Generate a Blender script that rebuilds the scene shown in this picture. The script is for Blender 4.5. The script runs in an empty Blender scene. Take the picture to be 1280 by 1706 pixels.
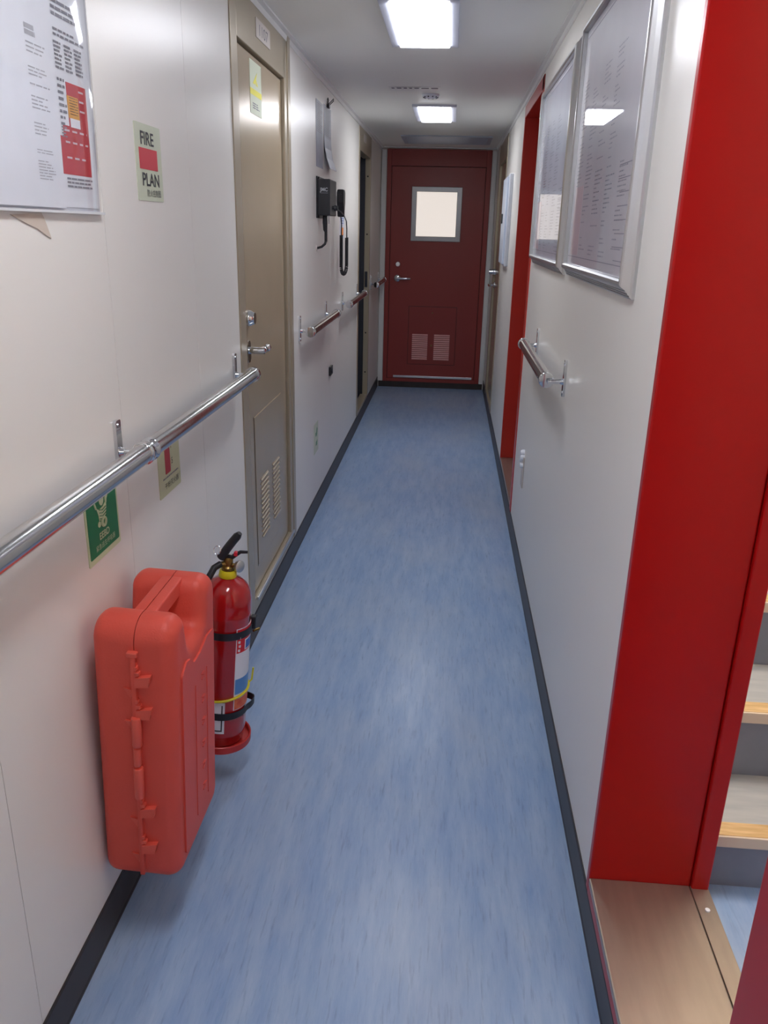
import bpy, bmesh, math, random
from mathutils import Vector, Matrix

S = bpy.context.scene
COL = S.collection
PI = math.pi

# ------------------------------------------------------------------ layout (metres)
A = 0.653        # left wall plane  x = -A
B = 0.361        # right wall plane x = +B
HC = 2.10        # ceiling
YE = 7.65        # end wall
YB = -2.6        # wall behind the photographer
CAM_H = 1.4259
FPX = 1337.89
YAW, PITCH, ROLL = -0.07249172, -0.33927795, 0.0243238

# ------------------------------------------------------------------ materials
MATS = {}
def lin(c):
    out = []
    for v in c:
        v /= 255.0
        out.append(v / 12.92 if v <= 0.04045 else ((v + 0.055) / 1.055) ** 2.4)
    return out

def mat(name, rgb, rough=0.5, metal=0.0, noise=0.0, nscale=8.0, bump=0.0, bscale=60.0, stretch=None,
        coat=0.0, coat_rough=0.05, spec=0.5, rough_var=0.0, rgb2=None):
    if name in MATS:
        return MATS[name]
    m = bpy.data.materials.new(name)
    m.use_nodes = True
    nt = m.node_tree
    bs = nt.nodes['Principled BSDF']
    c = lin(rgb)
    bs.inputs['Base Color'].default_value = (*c, 1)
    bs.inputs['Roughness'].default_value = rough
    bs.inputs['Metallic'].default_value = metal
    bs.inputs['Specular IOR Level'].default_value = spec
    bs.inputs['Coat Weight'].default_value = coat
    bs.inputs['Coat Roughness'].default_value = coat_rough
    tc = nt.nodes.new('ShaderNodeTexCoord')
    src = tc.outputs['Object']
    if stretch:
        mp = nt.nodes.new('ShaderNodeMapping')
        mp.inputs['Scale'].default_value = stretch
        nt.links.new(src, mp.inputs['Vector'])
        src = mp.outputs['Vector']
    if noise or rgb2 or rough_var:
        n = nt.nodes.new('ShaderNodeTexNoise')
        n.inputs['Scale'].default_value = nscale
        n.inputs['Detail'].default_value = 5
        nt.links.new(src, n.inputs['Vector'])
        if noise or rgb2:
            r = nt.nodes.new('ShaderNodeValToRGB')
            r.color_ramp.elements[0].position = 0.3
            r.color_ramp.elements[1].position = 0.7
            c2 = lin(rgb2) if rgb2 else [min(1, v * (1 + noise)) for v in c]
            c1 = c if rgb2 else [v * (1 - noise) for v in c]
            r.color_ramp.elements[0].color = (*c1, 1)
            r.color_ramp.elements[1].color = (*c2, 1)
            nt.links.new(n.outputs['Fac'], r.inputs['Fac'])
            nt.links.new(r.outputs['Color'], bs.inputs['Base Color'])
        if rough_var:
            mr = nt.nodes.new('ShaderNodeMapRange')
            mr.inputs['To Min'].default_value = max(0, rough - rough_var)
            mr.inputs['To Max'].default_value = rough + rough_var
            nt.links.new(n.outputs['Fac'], mr.inputs['Value'])
            nt.links.new(mr.outputs['Result'], bs.inputs['Roughness'])
    if bump:
        n2 = nt.nodes.new('ShaderNodeTexNoise')
        n2.inputs['Scale'].default_value = bscale
        n2.inputs['Detail'].default_value = 3
        nt.links.new(src, n2.inputs['Vector'])
        bp = nt.nodes.new('ShaderNodeBump')
        bp.inputs['Strength'].default_value = bump
        bp.inputs['Distance'].default_value = 0.002
        nt.links.new(n2.outputs['Fac'], bp.inputs['Height'])
        nt.links.new(bp.outputs['Normal'], bs.inputs['Normal'])
    MATS[name] = m
    return m

def emit(name, rgb, strength):
    m = bpy.data.materials.new(name)
    m.use_nodes = True
    bs = m.node_tree.nodes['Principled BSDF']
    c = lin(rgb)
    bs.inputs['Base Color'].default_value = (*c, 1)
    bs.inputs['Emission Color'].default_value = (*c, 1)
    bs.inputs['Emission Strength'].default_value = strength
    MATS[name] = m
    return m

def floor_material():
    m = bpy.data.materials.new('blue_marbled_vinyl')
    m.use_nodes = True
    nt = m.node_tree
    bs = nt.nodes['Principled BSDF']
    bs.inputs['Specular IOR Level'].default_value = 0.3
    tc = nt.nodes.new('ShaderNodeTexCoord')
    def noise(scale, sx, sy, detail=6, rough=0.6):
        mp = nt.nodes.new('ShaderNodeMapping')
        mp.inputs['Scale'].default_value = (sx, sy, 1)
        nt.links.new(tc.outputs['Object'], mp.inputs['Vector'])
        n = nt.nodes.new('ShaderNodeTexNoise')
        n.inputs['Scale'].default_value = scale
        n.inputs['Detail'].default_value = detail
        n.inputs['Roughness'].default_value = rough
        nt.links.new(mp.outputs['Vector'], n.inputs['Vector'])
        return n
    n1 = noise(7, 3.6, 0.55, 9, 0.68)
    r1 = nt.nodes.new('ShaderNodeValToRGB')
    r1.color_ramp.elements[0].position = 0.30
    r1.color_ramp.elements[0].color = (*lin((128, 159, 204)), 1)
    r1.color_ramp.elements[1].position = 0.68
    r1.color_ramp.elements[1].color = (*lin((162, 185, 216)), 1)
    nt.links.new(n1.outputs['Fac'], r1.inputs['Fac'])
    # darker short streaks
    n2 = noise(22, 5.0, 0.5, 5, 0.6)
    r2 = nt.nodes.new('ShaderNodeValToRGB')
    r2.color_ramp.elements[0].position = 0.55
    r2.color_ramp.elements[0].color = (0, 0, 0, 1)
    r2.color_ramp.elements[1].position = 0.80
    r2.color_ramp.elements[1].color = (0.9, 0.9, 0.9, 1)
    nt.links.new(n2.outputs['Fac'], r2.inputs['Fac'])
    mx = nt.nodes.new('ShaderNodeMixRGB')
    mx.inputs['Color2'].default_value = (*lin((112, 134, 178)), 1)
    nt.links.new(r2.outputs['Color'], mx.inputs['Fac'])
    nt.links.new(r1.outputs['Color'], mx.inputs['Color1'])
    # pale flecks
    n3 = noise(26, 5.0, 0.5, 5, 0.6)
    r3 = nt.nodes.new('ShaderNodeValToRGB')
    r3.color_ramp.elements[0].position = 0.62
    r3.color_ramp.elements[0].color = (0, 0, 0, 1)
    r3.color_ramp.elements[1].position = 0.80
    r3.color_ramp.elements[1].color = (0.35, 0.35, 0.35, 1)
    nt.links.new(n3.outputs['Fac'], r3.inputs['Fac'])
    mx2 = nt.nodes.new('ShaderNodeMixRGB')
    mx2.inputs['Color2'].default_value = (*lin((188, 200, 220)), 1)
    nt.links.new(r3.outputs['Color'], mx2.inputs['Fac'])
    nt.links.new(mx.outputs['Color'], mx2.inputs['Color1'])
    # worn grey patches
    n4 = noise(1.7, 1.6, 0.8, 4, 0.6)
    r4 = nt.nodes.new('ShaderNodeValToRGB')
    r4.color_ramp.elements[0].position = 0.45
    r4.color_ramp.elements[0].color = (0, 0, 0, 1)
    r4.color_ramp.elements[1].position = 0.75
    r4.color_ramp.elements[1].color = (0.45, 0.45, 0.45, 1)
    nt.links.new(n4.outputs['Fac'], r4.inputs['Fac'])
    mx3 = nt.nodes.new('ShaderNodeMixRGB')
    mx3.inputs['Color2'].default_value = (*lin((180, 190, 204)), 1)
    nt.links.new(r4.outputs['Color'], mx3.inputs['Fac'])
    nt.links.new(mx2.outputs['Color'], mx3.inputs['Color1'])
    nt.links.new(mx3.outputs['Color'], bs.inputs['Base Color'])
    bs.inputs['Roughness'].default_value = 0.29
    return m

def film_material():
    m = bpy.data.materials.new('clear_plastic_film')
    m.use_nodes = True
    nt = m.node_tree
    out = nt.nodes['Material Output']
    nt.nodes.remove(nt.nodes['Principled BSDF'])
    tr = nt.nodes.new('ShaderNodeBsdfTransparent')
    tr.inputs['Color'].default_value = (0.97, 0.97, 0.97, 1)
    gl = nt.nodes.new('ShaderNodeBsdfGlossy')
    gl.inputs['Roughness'].default_value = 0.08
    lw = nt.nodes.new('ShaderNodeLayerWeight')
    pw = nt.nodes.new('ShaderNodeMath'); pw.operation = 'POWER'; pw.inputs[1].default_value = 4.0
    nt.links.new(lw.outputs['Facing'], pw.inputs[0])
    fr = nt.nodes.new('ShaderNodeMapRange')
    fr.inputs['To Min'].default_value = 0.05
    fr.inputs['To Max'].default_value = 0.8
    nt.links.new(pw.outputs['Value'], fr.inputs['Value'])
    tc = nt.nodes.new('ShaderNodeTexCoord')
    n = nt.nodes.new('ShaderNodeTexNoise')
    n.inputs['Scale'].default_value = 9
    nt.links.new(tc.outputs['Object'], n.inputs['Vector'])
    bp = nt.nodes.new('ShaderNodeBump')
    bp.inputs['Strength'].default_value = 0.3
    bp.inputs['Distance'].default_value = 0.006
    nt.links.new(n.outputs['Fac'], bp.inputs['Height'])
    nt.links.new(bp.outputs['Normal'], gl.inputs['Normal'])
    mx = nt.nodes.new('ShaderNodeMixShader')
    nt.links.new(fr.outputs['Result'], mx.inputs['Fac'])
    nt.links.new(tr.outputs['BSDF'], mx.inputs[1])
    nt.links.new(gl.outputs['BSDF'], mx.inputs[2])
    nt.links.new(mx.outputs['Shader'], out.inputs['Surface'])
    return m

WALL = mat('white_wall_laminate', (235, 232, 226), 0.32, bump=0.05, bscale=14, spec=0.45)
CEIL = mat('ceiling_panel_white', (238, 238, 233), 0.5, bump=0.04, bscale=12, spec=0.35)
TRIMW = mat('white_trim', (228, 228, 226), 0.3)
BASEB = mat('black_rubber_skirting', (54, 46, 43), 0.4, noise=0.15, nscale=20)
FLOOR = floor_material()
BEIGE = mat('beige_coated_steel', (182, 164, 137), 0.24, metal=0.25, noise=0.04, nscale=3, spec=0.6)
BEIGE_F = mat('beige_frame_steel', (176, 164, 142), 0.3, metal=0.3, spec=0.6)
RED = mat('red_fire_door_paint', (150, 22, 20), 0.33, bump=0.05, bscale=20, spec=0.45)
REDF = mat('red_frame_paint', (172, 14, 16), 0.3, bump=0.04, bscale=14, spec=0.28)
REDO = mat('orange_red_frame', (186, 52, 40), 0.3, bump=0.04, bscale=14, spec=0.4)  # lighter, more orange variant of the red frame colour
DKRED = mat('dark_red_door_paint', (150, 60, 55), 0.34, bump=0.05, bscale=20, spec=0.4)
CHROME = mat('polished_chrome', (215, 217, 220), 0.09, metal=1.0)
STEEL = mat('brushed_steel_tube', (200, 200, 200), 0.16, metal=1.0, rough_var=0.05, nscale=30)
SATIN = mat('satin_aluminium', (205, 206, 208), 0.28, metal=1.0)
SILL = mat('stainless_sill_plate', (174, 162, 150), 0.36, metal=0.75, noise=0.05, nscale=60, stretch=(1, 0.15, 1))
BLACK = mat('black_plastic', (30, 31, 36), 0.42, bump=0.1, bscale=120)
BLACKR = mat('black_rubber_cable', (26, 27, 32), 0.5, bump=0.05)
DARK = mat('dark_recess', (16, 16, 18), 0.7, noise=0.1)
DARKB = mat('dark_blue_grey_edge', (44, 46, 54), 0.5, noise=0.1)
CASE = mat('orange_red_moulded_plastic', (216, 82, 67), 0.46, bump=0.22, bscale=260, spec=0.4)
CASE_L = mat('orange_red_latch_plastic', (220, 90, 74), 0.4, bump=0.1, bscale=200)
EXT = mat('glossy_red_enamel', (172, 16, 20), 0.14, coat=0.6, coat_rough=0.04, noise=0.03)
TRAY = mat('red_painted_tray', (190, 42, 38), 0.35, noise=0.08)
YEL = mat('yellow_plastic', (218, 205, 30), 0.4, noise=0.05)
BRASS = mat('aged_brass', (130, 105, 60), 0.3, metal=1.0, noise=0.2)
PAPER = mat('white_paper', (226, 230, 238), 0.6, noise=0.02, nscale=20)
SHEETG = mat('sheet_in_sleeve', (158, 164, 182), 0.4, noise=0.12, nscale=25, coat=0.6, coat_rough=0.05)
PAPERG = mat('grey_white_paper', (196, 199, 208), 0.55, noise=0.04, nscale=30)
INK = mat('black_ink', (48, 48, 54), 0.6, noise=0.1)
INKG = mat('grey_ink', (176, 178, 186), 0.6, noise=0.1)
INKM = mat('mid_grey_ink', (116, 116, 126), 0.6, noise=0.1)
INKR = mat('red_ink', (190, 44, 54), 0.5, noise=0.05)
INKO = mat('orange_ink', (226, 160, 48), 0.5, noise=0.05)
SIGNL = mat('photoluminescent_sheet', (205, 212, 188), 0.4, noise=0.03)
SIGNE = mat('photoluminescent_sheet_warm', (196, 196, 158), 0.45, noise=0.04)
GREEN = mat('safety_green', (14, 122, 62), 0.35, noise=0.04)
SIGNC = mat('cream_print', (206, 216, 176), 0.45, noise=0.03)
SIGNR = mat('sign_red', (206, 40, 58), 0.4, noise=0.03)
BLUE = mat('label_blue', (58, 104, 186), 0.4, noise=0.05)
PLATE = mat('pale_plastic_plate', (205, 196, 190), 0.35, noise=0.03)
POSTER = mat('poster_paper', (208, 206, 218), 0.5, noise=0.05, nscale=5, coat=1.0, coat_rough=0.015)
POSTER2 = mat('poster_paper_blue', (196, 200, 215), 0.5, noise=0.08, nscale=6, coat=1.0, coat_rough=0.015)
PINK = mat('poster_pink', (218, 198, 208), 0.5, noise=0.05, coat=1.0, coat_rough=0.015)
PINK2 = mat('poster_line', (150, 150, 168), 0.5, noise=0.05, coat=1.0, coat_rough=0.015)
WOOD = mat('wood_nosing', (196, 160, 108), 0.45, rgb2=(226, 196, 148), nscale=10, stretch=(1.5, 14, 14))
NOSE = mat('pale_nosing_lip', (214, 200, 184), 0.4, noise=0.04)
TREAD = mat('grey_stair_vinyl', (168, 174, 182), 0.5, rgb2=(186, 190, 194), nscale=10, stretch=(0.8, 6, 6))
RISER = mat('blue_grey_riser', (126, 134, 152), 0.5, noise=0.08, nscale=10)
FILM = film_material()
LAMPF = mat('lamp_frame_white', (196, 200, 214), 0.35, noise=0.02)
LAMP = emit('lamp_diffuser_lit', (246, 248, 255), 9.0)
STAIR_FILL = emit('stair_fill_lit', (255, 243, 230), 20.0)
WINLIT = emit('frosted_pane_daylight', (240, 230, 221), 0.36)
VENT = mat('grey_ceiling_grille', (176, 184, 198), 0.4, metal=0.0, noise=0.03)
ORANGE = mat('orange_tag', (238, 140, 48), 0.5, noise=0.05)
YELINK = mat('yellow_print', (226, 218, 70), 0.45, noise=0.05)

# ------------------------------------------------------------------ mesh builder
class MB:
    def __init__(self):
        self.bm = bmesh.new()
    def box(self, x0, x1, y0, y1, z0, z1, bev=0.0, seg=2):
        r = bmesh.ops.create_cube(self.bm, size=1.0)
        vs = r['verts']
        for v in vs:
            v.co = Vector((x0 + (v.co.x + .5) * (x1 - x0), y0 + (v.co.y + .5) * (y1 - y0), z0 + (v.co.z + .5) * (z1 - z0)))
        if bev:
            es = list({e for v in vs for e in v.link_edges})
            bmesh.ops.bevel(self.bm, geom=es, offset=bev, segments=seg, profile=0.5, affect='EDGES')
        return self
    def cyl(self, p0, p1, r0, r1=None, seg=24, bev=0.0):
        r1 = r0 if r1 is None else r1
        p0, p1 = Vector(p0), Vector(p1)
        d = p1 - p0
        r = bmesh.ops.create_cone(self.bm, cap_ends=True, segments=seg, radius1=r0, radius2=r1, depth=d.length)
        q = d.to_track_quat('Z', 'Y').to_matrix().to_4x4()
        M = Matrix.Translation((p0 + p1) / 2) @ q
        vs = r['verts']
        bmesh.ops.transform(self.bm, matrix=M, verts=vs)
        if bev:
            es = [e for e in {e for v in vs for e in v.link_edges} if any(len(f.verts) > 4 for f in e.link_faces)]
            bmesh.ops.bevel(self.bm, geom=es, offset=bev, segments=2, profile=0.5, affect='EDGES')
        return self
    def lathe(self, prof, origin, axis=(0, 0, 1), seg=40, xdir=None):
        """prof: (radius, height) pairs from bottom to top around the axis."""
        o, ax = Vector(origin), Vector(axis).normalized()
        q = ax.to_track_quat('Z', 'Y').to_matrix()
        rings = []
        for r, h in prof:
            if r < 1e-6:
                rings.append([self.bm.verts.new(o + ax * h)])
            else:
                rings.append([self.bm.verts.new(o + q @ Vector((r * math.cos(2 * PI * k / seg), r * math.sin(2 * PI * k / seg), h))) for k in range(seg)])
        for a, b in zip(rings, rings[1:]):
            for k in range(seg):
                k2 = (k + 1) % seg
                if len(a) == 1 and len(b) == 1:
                    continue
                if len(a) == 1:
                    self.bm.faces.new((a[0], b[k2], b[k]))
                elif len(b) == 1:
                    self.bm.faces.new((a[k], a[k2], b[0]))
                else:
                    self.bm.faces.new((a[k], a[k2], b[k2], b[k]))
        if len(rings[0]) > 1:
            self.bm.faces.new(list(reversed(rings[0])))
        if len(rings[-1]) > 1:
            self.bm.faces.new(rings[-1])
        return self
    def tube(self, pts, r, seg=12, closed=False):
        pts = [Vector(p) for p in pts]
        n = len(pts)
        rings = []
        prev = None
        for i, p in enumerate(pts):
            if closed:
                t = pts[(i + 1) % n] - pts[i - 1]
            else:
                t = pts[min(i + 1, n - 1)] - pts[max(i - 1, 0)]
            t.normalize()
            if prev is None:
                up = Vector((0, 0, 1)) if abs(t.z) < 0.9 else Vector((1, 0, 0))
                nrm = t.cross(up).normalized()
            else:
                nrm = (prev - t * prev.dot(t)).normalized()
            prev = nrm
            bn = t.cross(nrm)
            rr = r[i] if isinstance(r, (list, tuple)) else r
            rings.append([self.bm.verts.new(p + rr * (math.cos(2 * PI * k / seg) * nrm + math.sin(2 * PI * k / seg) * bn)) for k in range(seg)])
        m = n if closed else n - 1
        for i in range(m):
            a, b = rings[i], rings[(i + 1) % n]
            for k in range(seg):
                k2 = (k + 1) % seg
                self.bm.faces.new((a[k], a[k2], b[k2], b[k]))
        if not closed:
            self.bm.faces.new(list(reversed(rings[0])))
            self.bm.faces.new(rings[-1])
        return self
    def prism(self, poly, f0, f1):
        """poly of 2-D points; f0/f1 map a 2-D point to the two end faces."""
        a = [self.bm.verts.new(f0(*p)) for p in poly]
        b = [self.bm.verts.new(f1(*p)) for p in poly]
        n = len(poly)
        self.bm.faces.new(a)
        self.bm.faces.new(list(reversed(b)))
        for k in range(n):
            k2 = (k + 1) % n
            self.bm.faces.new((a[k], b[k], b[k2], a[k2]))
        return self
    def build(self, name, material, parent=None, smooth=False, local=False, auto=40):
        bm = self.bm
        bmesh.ops.recalc_face_normals(bm, faces=bm.faces)
        if parent is not None and not local:
            root = parent
            while root.parent:
                root = root.parent
            bmesh.ops.translate(bm, vec=-root.location, verts=bm.verts)
        me = bpy.data.meshes.new(name)
        bm.to_mesh(me)
        bm.free()
        me.materials.append(material)
        if smooth:
            for p in me.polygons:
                p.use_smooth = True
            me.set_sharp_from_angle(angle=math.radians(auto))
        o = bpy.data.objects.new(name, me)
        COL.objects.link(o)
        if parent is not None:
            o.parent = parent
        return o

def tag(o, label=None, cat=None, group=None, kind=None):
    if label: o['label'] = label
    if cat: o['category'] = cat
    if group: o['group'] = group
    if kind: o['kind'] = kind
    return o

def thing(name, label, cat, loc, group=None, kind=None):
    o = bpy.data.objects.new(name, None)
    COL.objects.link(o)
    o.location = loc
    o.empty_display_size = 0.05
    return tag(o, label, cat, group, kind)

def struct(name, mb, m, label=None, cat=None, smooth=False):
    return tag(mb.build(name, m, smooth=smooth), label, cat, kind='structure')

def dup(root, loc, label):
    r = root.copy(); COL.objects.link(r); r.location = loc; r['label'] = label
    for ch in list(root.children):
        c = ch.copy(); COL.objects.link(c); c.parent = r
        for g in ch.children:
            d = g.copy(); COL.objects.link(d); d.parent = c
    return r

# wall-plane mappings: (u along the reading direction from u0, v up, w out of the wall)
def onL(u0, v0):
    return lambda u, v, w=0.0: Vector((-A + w, u0 + u, v0 + v))
def onR(u0, v0):
    return lambda u, v, w=0.0: Vector((B - w, u0 - u, v0 + v))
def plate(mb, f, u0, u1, v0, v1, w0, w1):
    return mb.prism([(u0, v0), (u1, v0), (u1, v1), (u0, v1)], lambda u, v: f(u, v, w0), lambda u, v: f(u, v, w1))

def text(name, s, size, f, u, v, w, material, parent, sx=1.0, align='CENTER', bold=0.0):
    cu = bpy.data.curves.new(name, 'FONT')
    cu.body = s
    cu.size = size
    cu.align_x = align
    cu.offset = bold
    ob = bpy.data.objects.new(name, cu)
    COL.objects.link(ob)
    dg = bpy.context.evaluated_depsgraph_get()
    me = bpy.data.meshes.new_from_object(ob.evaluated_get(dg))
    bpy.data.objects.remove(ob)
    bpy.data.curves.remove(cu)
    root = parent
    while root.parent:
        root = root.parent
    for vt in me.vertices:
        vt.co = f(u + vt.co.x * sx, v + vt.co.y, w) - root.location
    me.materials.clear()
    me.materials.append(material)
    o = bpy.data.objects.new(name, me)
    COL.objects.link(o)
    o.parent = parent
    return o

def words(mb, f, u0, u1, v1, v0, lines, w, rng, fill=0.5, wl=(0.006, 0.02), gap=0.003, ragged=0.4):
    """rows of word-like marks between u0..u1, from v1 down to v0"""
    step = (v1 - v0) / max(1, lines)
    for i in range(lines):
        vt = v1 - i * step
        end = u1 - rng.random() * ragged * (u1 - u0)
        u = u0
        while u < end:
            l = min(rng.uniform(*wl), end - u)
            if l < 0.002: break
            q = [f(u, vt, w), f(u + l, vt, w), f(u + l, vt - step * fill, w), f(u, vt - step * fill, w)]
            mb.bm.faces.new([mb.bm.verts.new(p) for p in q])
            u += l + gap
    return mb

def rrect(u0, u1, v0, v1, r, n=5):
    pts = []
    for cx, cy, a0 in ((u1 - r, v1 - r, 0), (u0 + r, v1 - r, 90), (u0 + r, v0 + r, 180), (u1 - r, v0 + r, 270)):
        for k in range(n + 1):
            a = math.radians(a0 + 90 * k / n)
            pts.append((cx + r * math.cos(a), cy + r * math.sin(a)))
    return pts

def fillet(poly, radii, n=6):
    """round the corners of a polygon"""
    out = []
    N = len(poly)
    for i, p in enumerate(poly):
        p = Vector(p); a = Vector(poly[i - 1]); b = Vector(poly[(i + 1) % N]); r = radii[i]
        da, db = (a - p).normalized(), (b - p).normalized()
        ang = da.angle(db)
        t = r / math.tan(ang / 2)
        s, e = p + da * t, p + db * t
        c = p + (da + db).normalized() * (r / math.sin(ang / 2))
        vs, ve = s - c, e - c
        a0 = math.atan2(vs.y, vs.x); a1 = math.atan2(ve.y, ve.x)
        d = (a1 - a0 + PI) % (2 * PI) - PI
        for k in range(n + 1):
            th = a0 + d * k / n
            out.append((c.x + r * math.cos(th), c.y + r * math.sin(th)))
    return out

# ------------------------------------------------------------------ the shell
XR = 0.60          # stair side of the right-hand partition
Z_SILL = 0.13
D1 = (2.53, 3.395)      # beige door on the left
D2 = (5.86, 6.69)       # open doorway on the left
D0R = (0.70, 1.39)      # near red doorway on the right
D3 = (3.93, 4.80)       # far red doorway on the right
D4 = (6.20, 7.20)       # beige door on the right (with frame)
T3 = 0.065              # face trim of the red frames

struct('floor', MB().box(-A - 0.02, B + 0.02, YB, YE + 0.02, -0.03, 0.0), FLOOR, 'blue marbled vinyl corridor floor', 'floor')
struct('ceiling', MB().box(-A - 0.1, B + 0.1, YB, YE + 0.1, HC, HC + 0.03), CEIL, 'off-white panelled corridor ceiling', 'ceiling')

mb = MB()
seams = [YB, -1.2, 0.40, 0.986, 1.557, 2.097, D1[0]]
for y0, y1 in zip(seams, seams[1:]):
    mb.box(-A - 0.05, -A, y0 + 0.0008, y1 - 0.0008, 0, HC)
seams = [D1[1], 4.515, D2[0]]
for y0, y1 in zip(seams, seams[1:]):
    mb.box(-A - 0.05, -A, y0 + 0.0008, y1 - 0.0008, 0, HC)
mb.box(-A - 0.05, -A, D2[1], YE + 0.05, 0, HC)
mb.box(-A - 0.05, -A, D1[0], D1[1], 0, 0.10)
mb.box(-A - 0.05, -A, D2[0], D2[1], 0, 0.10)
mb.box(-A - 0.07, -A - 0.05, YB, D2[0], 0, HC)
struct('wall_left', mb, WALL, 'white panelled wall left of the corridor', 'wall')

mb = MB()
mb.box(B, XR, YB, D0R[0] - 0.16, 0, HC)
mb.box(B, XR, D0R[0] - 0.16, D0R[1] + 0.022, 2.04, HC)
mb.box(B, XR, D0R[0] - 0.16, D0R[1] + 0.022, 0, 0.10)
mb.box(B, XR, D0R[1] + 0.022, D3[0] - T3, 0, HC)
mb.box(B, XR, D3[0] - T3, D3[1] + 0.02, 2.06, HC)
mb.box(B, XR, D3[0] - T3, D3[1] + 0.02, 0, 0.10)
mb.box(B, XR, D3[1] + 0.02, D4[0], 0, HC)
mb.box(B, XR, D4[1], YE + 0.05, 0, HC)
mb.box(B, XR, D4[0], D4[1], 0, 0.06)
mb.box(B + 0.1, XR, D4[0], D4[1], 0.06, HC)
struct('wall_right', mb, WALL, 'white wall right of the corridor', 'wall')
mb = MB()
mb.box(-A - 0.05, B + 0.05, YE, YE + 0.05, 0, HC)
struct('wall_end', mb, WALL, 'white end wall around the dark red door', 'wall')
struct('wall_rear', MB().box(-A - 0.05, B + 0.05, YB - 0.05, YB, 0, HC), WALL, 'white wall behind the photographer', 'wall')

# skirting
def skirting(name, x0, x1, segs, side, label):
    mb = MB()
    for y0, y1 in segs:
        # cove profile: upright, small toe
        s = 1 if side == 'L' else -1
        xw = -A if side == 'L' else B
        prof = [(0, 0), (0.006, 0), (0.006, 0.004), (0.0045, 0.010), (0.004, 0.085), (0.002, 0.09), (0, 0.09)]
        mb.prism(prof, lambda p, q: Vector((xw + s * p, y0, q)), lambda p, q: Vector((xw + s * p, y1, q)))
    return struct(name, mb, BASEB, label, 'baseboard')
skirting('baseboard_left', 0, 0, [(YB, YE)], 'L', 'black rubber baseboard along the left wall')
skirting('baseboard_right', 0, 0, [(YB, YE)], 'R', 'black rubber baseboard along the right wall')
mb = MB().box(-A + 0.013, B - 0.013, YE - 0.012, YE, 0, 0.055)
struct('baseboard_end', mb, BASEB, 'black baseboard under the end door', 'baseboard')

# ceiling edge trims
mb = MB().prism([(0, 0), (0.02, 0), (0.02, -0.006), (0.007, -0.01), (0.005, -0.028), (0, -0.028)],
                lambda p, q: Vector((-A + p, YB, HC + q)), lambda p, q: Vector((-A + p, YE, HC + q)))
struct('trim_1', mb, TRIMW, 'white moulding where left wall meets ceiling', 'trim')
mb = MB().prism([(0, 0), (0.02, 0), (0.02, -0.006), (0.007, -0.01), (0.005, -0.028), (0, -0.028)],
                lambda p, q: Vector((B - p, YB, HC + q)), lambda p, q: Vector((B - p, YE, HC + q)))
struct('trim_2', mb, TRIMW, 'white moulding where right wall meets ceiling', 'trim')

# ------------------------------------------------------------------ door hardware
def lock_cyl(parent, p, out, r=0.026, depth=0.03, name='lock_cylinder'):
    p, out = Vector(p), Vector(out)
    mb = MB()
    mb.lathe([(r, 0), (r, 0.006), (r * 0.92, 0.012), (r * 0.8, depth * 0.7), (r * 0.72, depth), (0.004, depth)], p, out, 28)
    o = mb.build(name, CHROME, parent, True)
    side = Vector((0, 0, 1)).cross(out)
    m2 = MB()
    a = p + out * depth
    m2.cyl(a - Vector((0, 0, 0.008)), a + Vector((0, 0, 0.008)), 0.0035, seg=10)
    return o

def lever(parent, p, out, direction, length=0.11, rose=0.026):
    """rose, neck, lever"""
    p, out, d = Vector(p), Vector(out), Vector(direction)
    mb = MB()
    mb.lathe([(rose, 0), (rose, 0.007), (rose * 0.85, 0.011), (0.011, 0.013), (0.010, 0.05), (0.0, 0.052)], p, out, 28)
    q = p + out * 0.046
    pts = [q, q + d * length * 0.3, q + d * length * 0.75 + out * 0.002, q + d * length - out * 0.004]
    mb.tube(pts, [0.0105, 0.0105, 0.0095, 0.008], 14)
    return mb.build('lever_handle', CHROME, parent, True)

# ------------------------------------------------------------------ door 1 : beige, left wall
dr = thing('door_1', 'beige steel cabin door on the left beyond the fire extinguisher', 'door', (-A, D1[0], 0.1), kind='structure')
y0, y1 = D1
xf = -A + 0.004
mb = MB()
mb.box(-A - 0.06, xf, y0, y0 + 0.072, 0.10, HC, 0.002)
mb.box(-A - 0.06, xf, y1 - 0.10, y1 - 0.052, 0.10, HC, 0.002)
mb.box(-A - 0.06, xf + 0.004, y1 - 0.048, y1, 0.10, HC, 0.003)
mb.box(-A - 0.07, xf - 0.006, y1 - 0.06, y1 - 0.04, 0.10, HC)
mb.box(-A - 0.06, xf, y0 + 0.07, y1 - 0.09, 1.942, HC, 0.002)
mb.box(-A - 0.06, xf, y0 + 0.07, y1 - 0.09, 0.10, 0.145, 0.002)
mb.build('frame', BEIGE_F, dr)
MB().box(-A - 0.05, xf + 0.006, y0 + 0.10, y1 - 0.055, 0.128, 0.142, 0.002).build('sill_strip', SATIN, dr)
leaf = MB().box(-A - 0.055, -A - 0.008, y0 + 0.075, y1 - 0.113, 0.150, 1.934, 0.002).build('door_leaf', BEIGE, dr)
mb = MB()
mb.box(-A - 0.07, -A - 0.06, y0 + 0.04, y1 - 0.06, 0.12, 1.96)
mb.build('gap_shade', DARK, dr)  # dark sheet behind the leaf, standing in for shade in its gap
XL = -A - 0.008
mb = MB()
py0, py1, pz0, pz1 = 2.712, 3.17, 0.235, 0.792
mb.box(XL - 0.002, XL + 0.0025, py0, py1, pz0, pz1, 0.0015)
vp = mb.build('vent_panel', BEIGE, leaf)
mb = MB()
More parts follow.
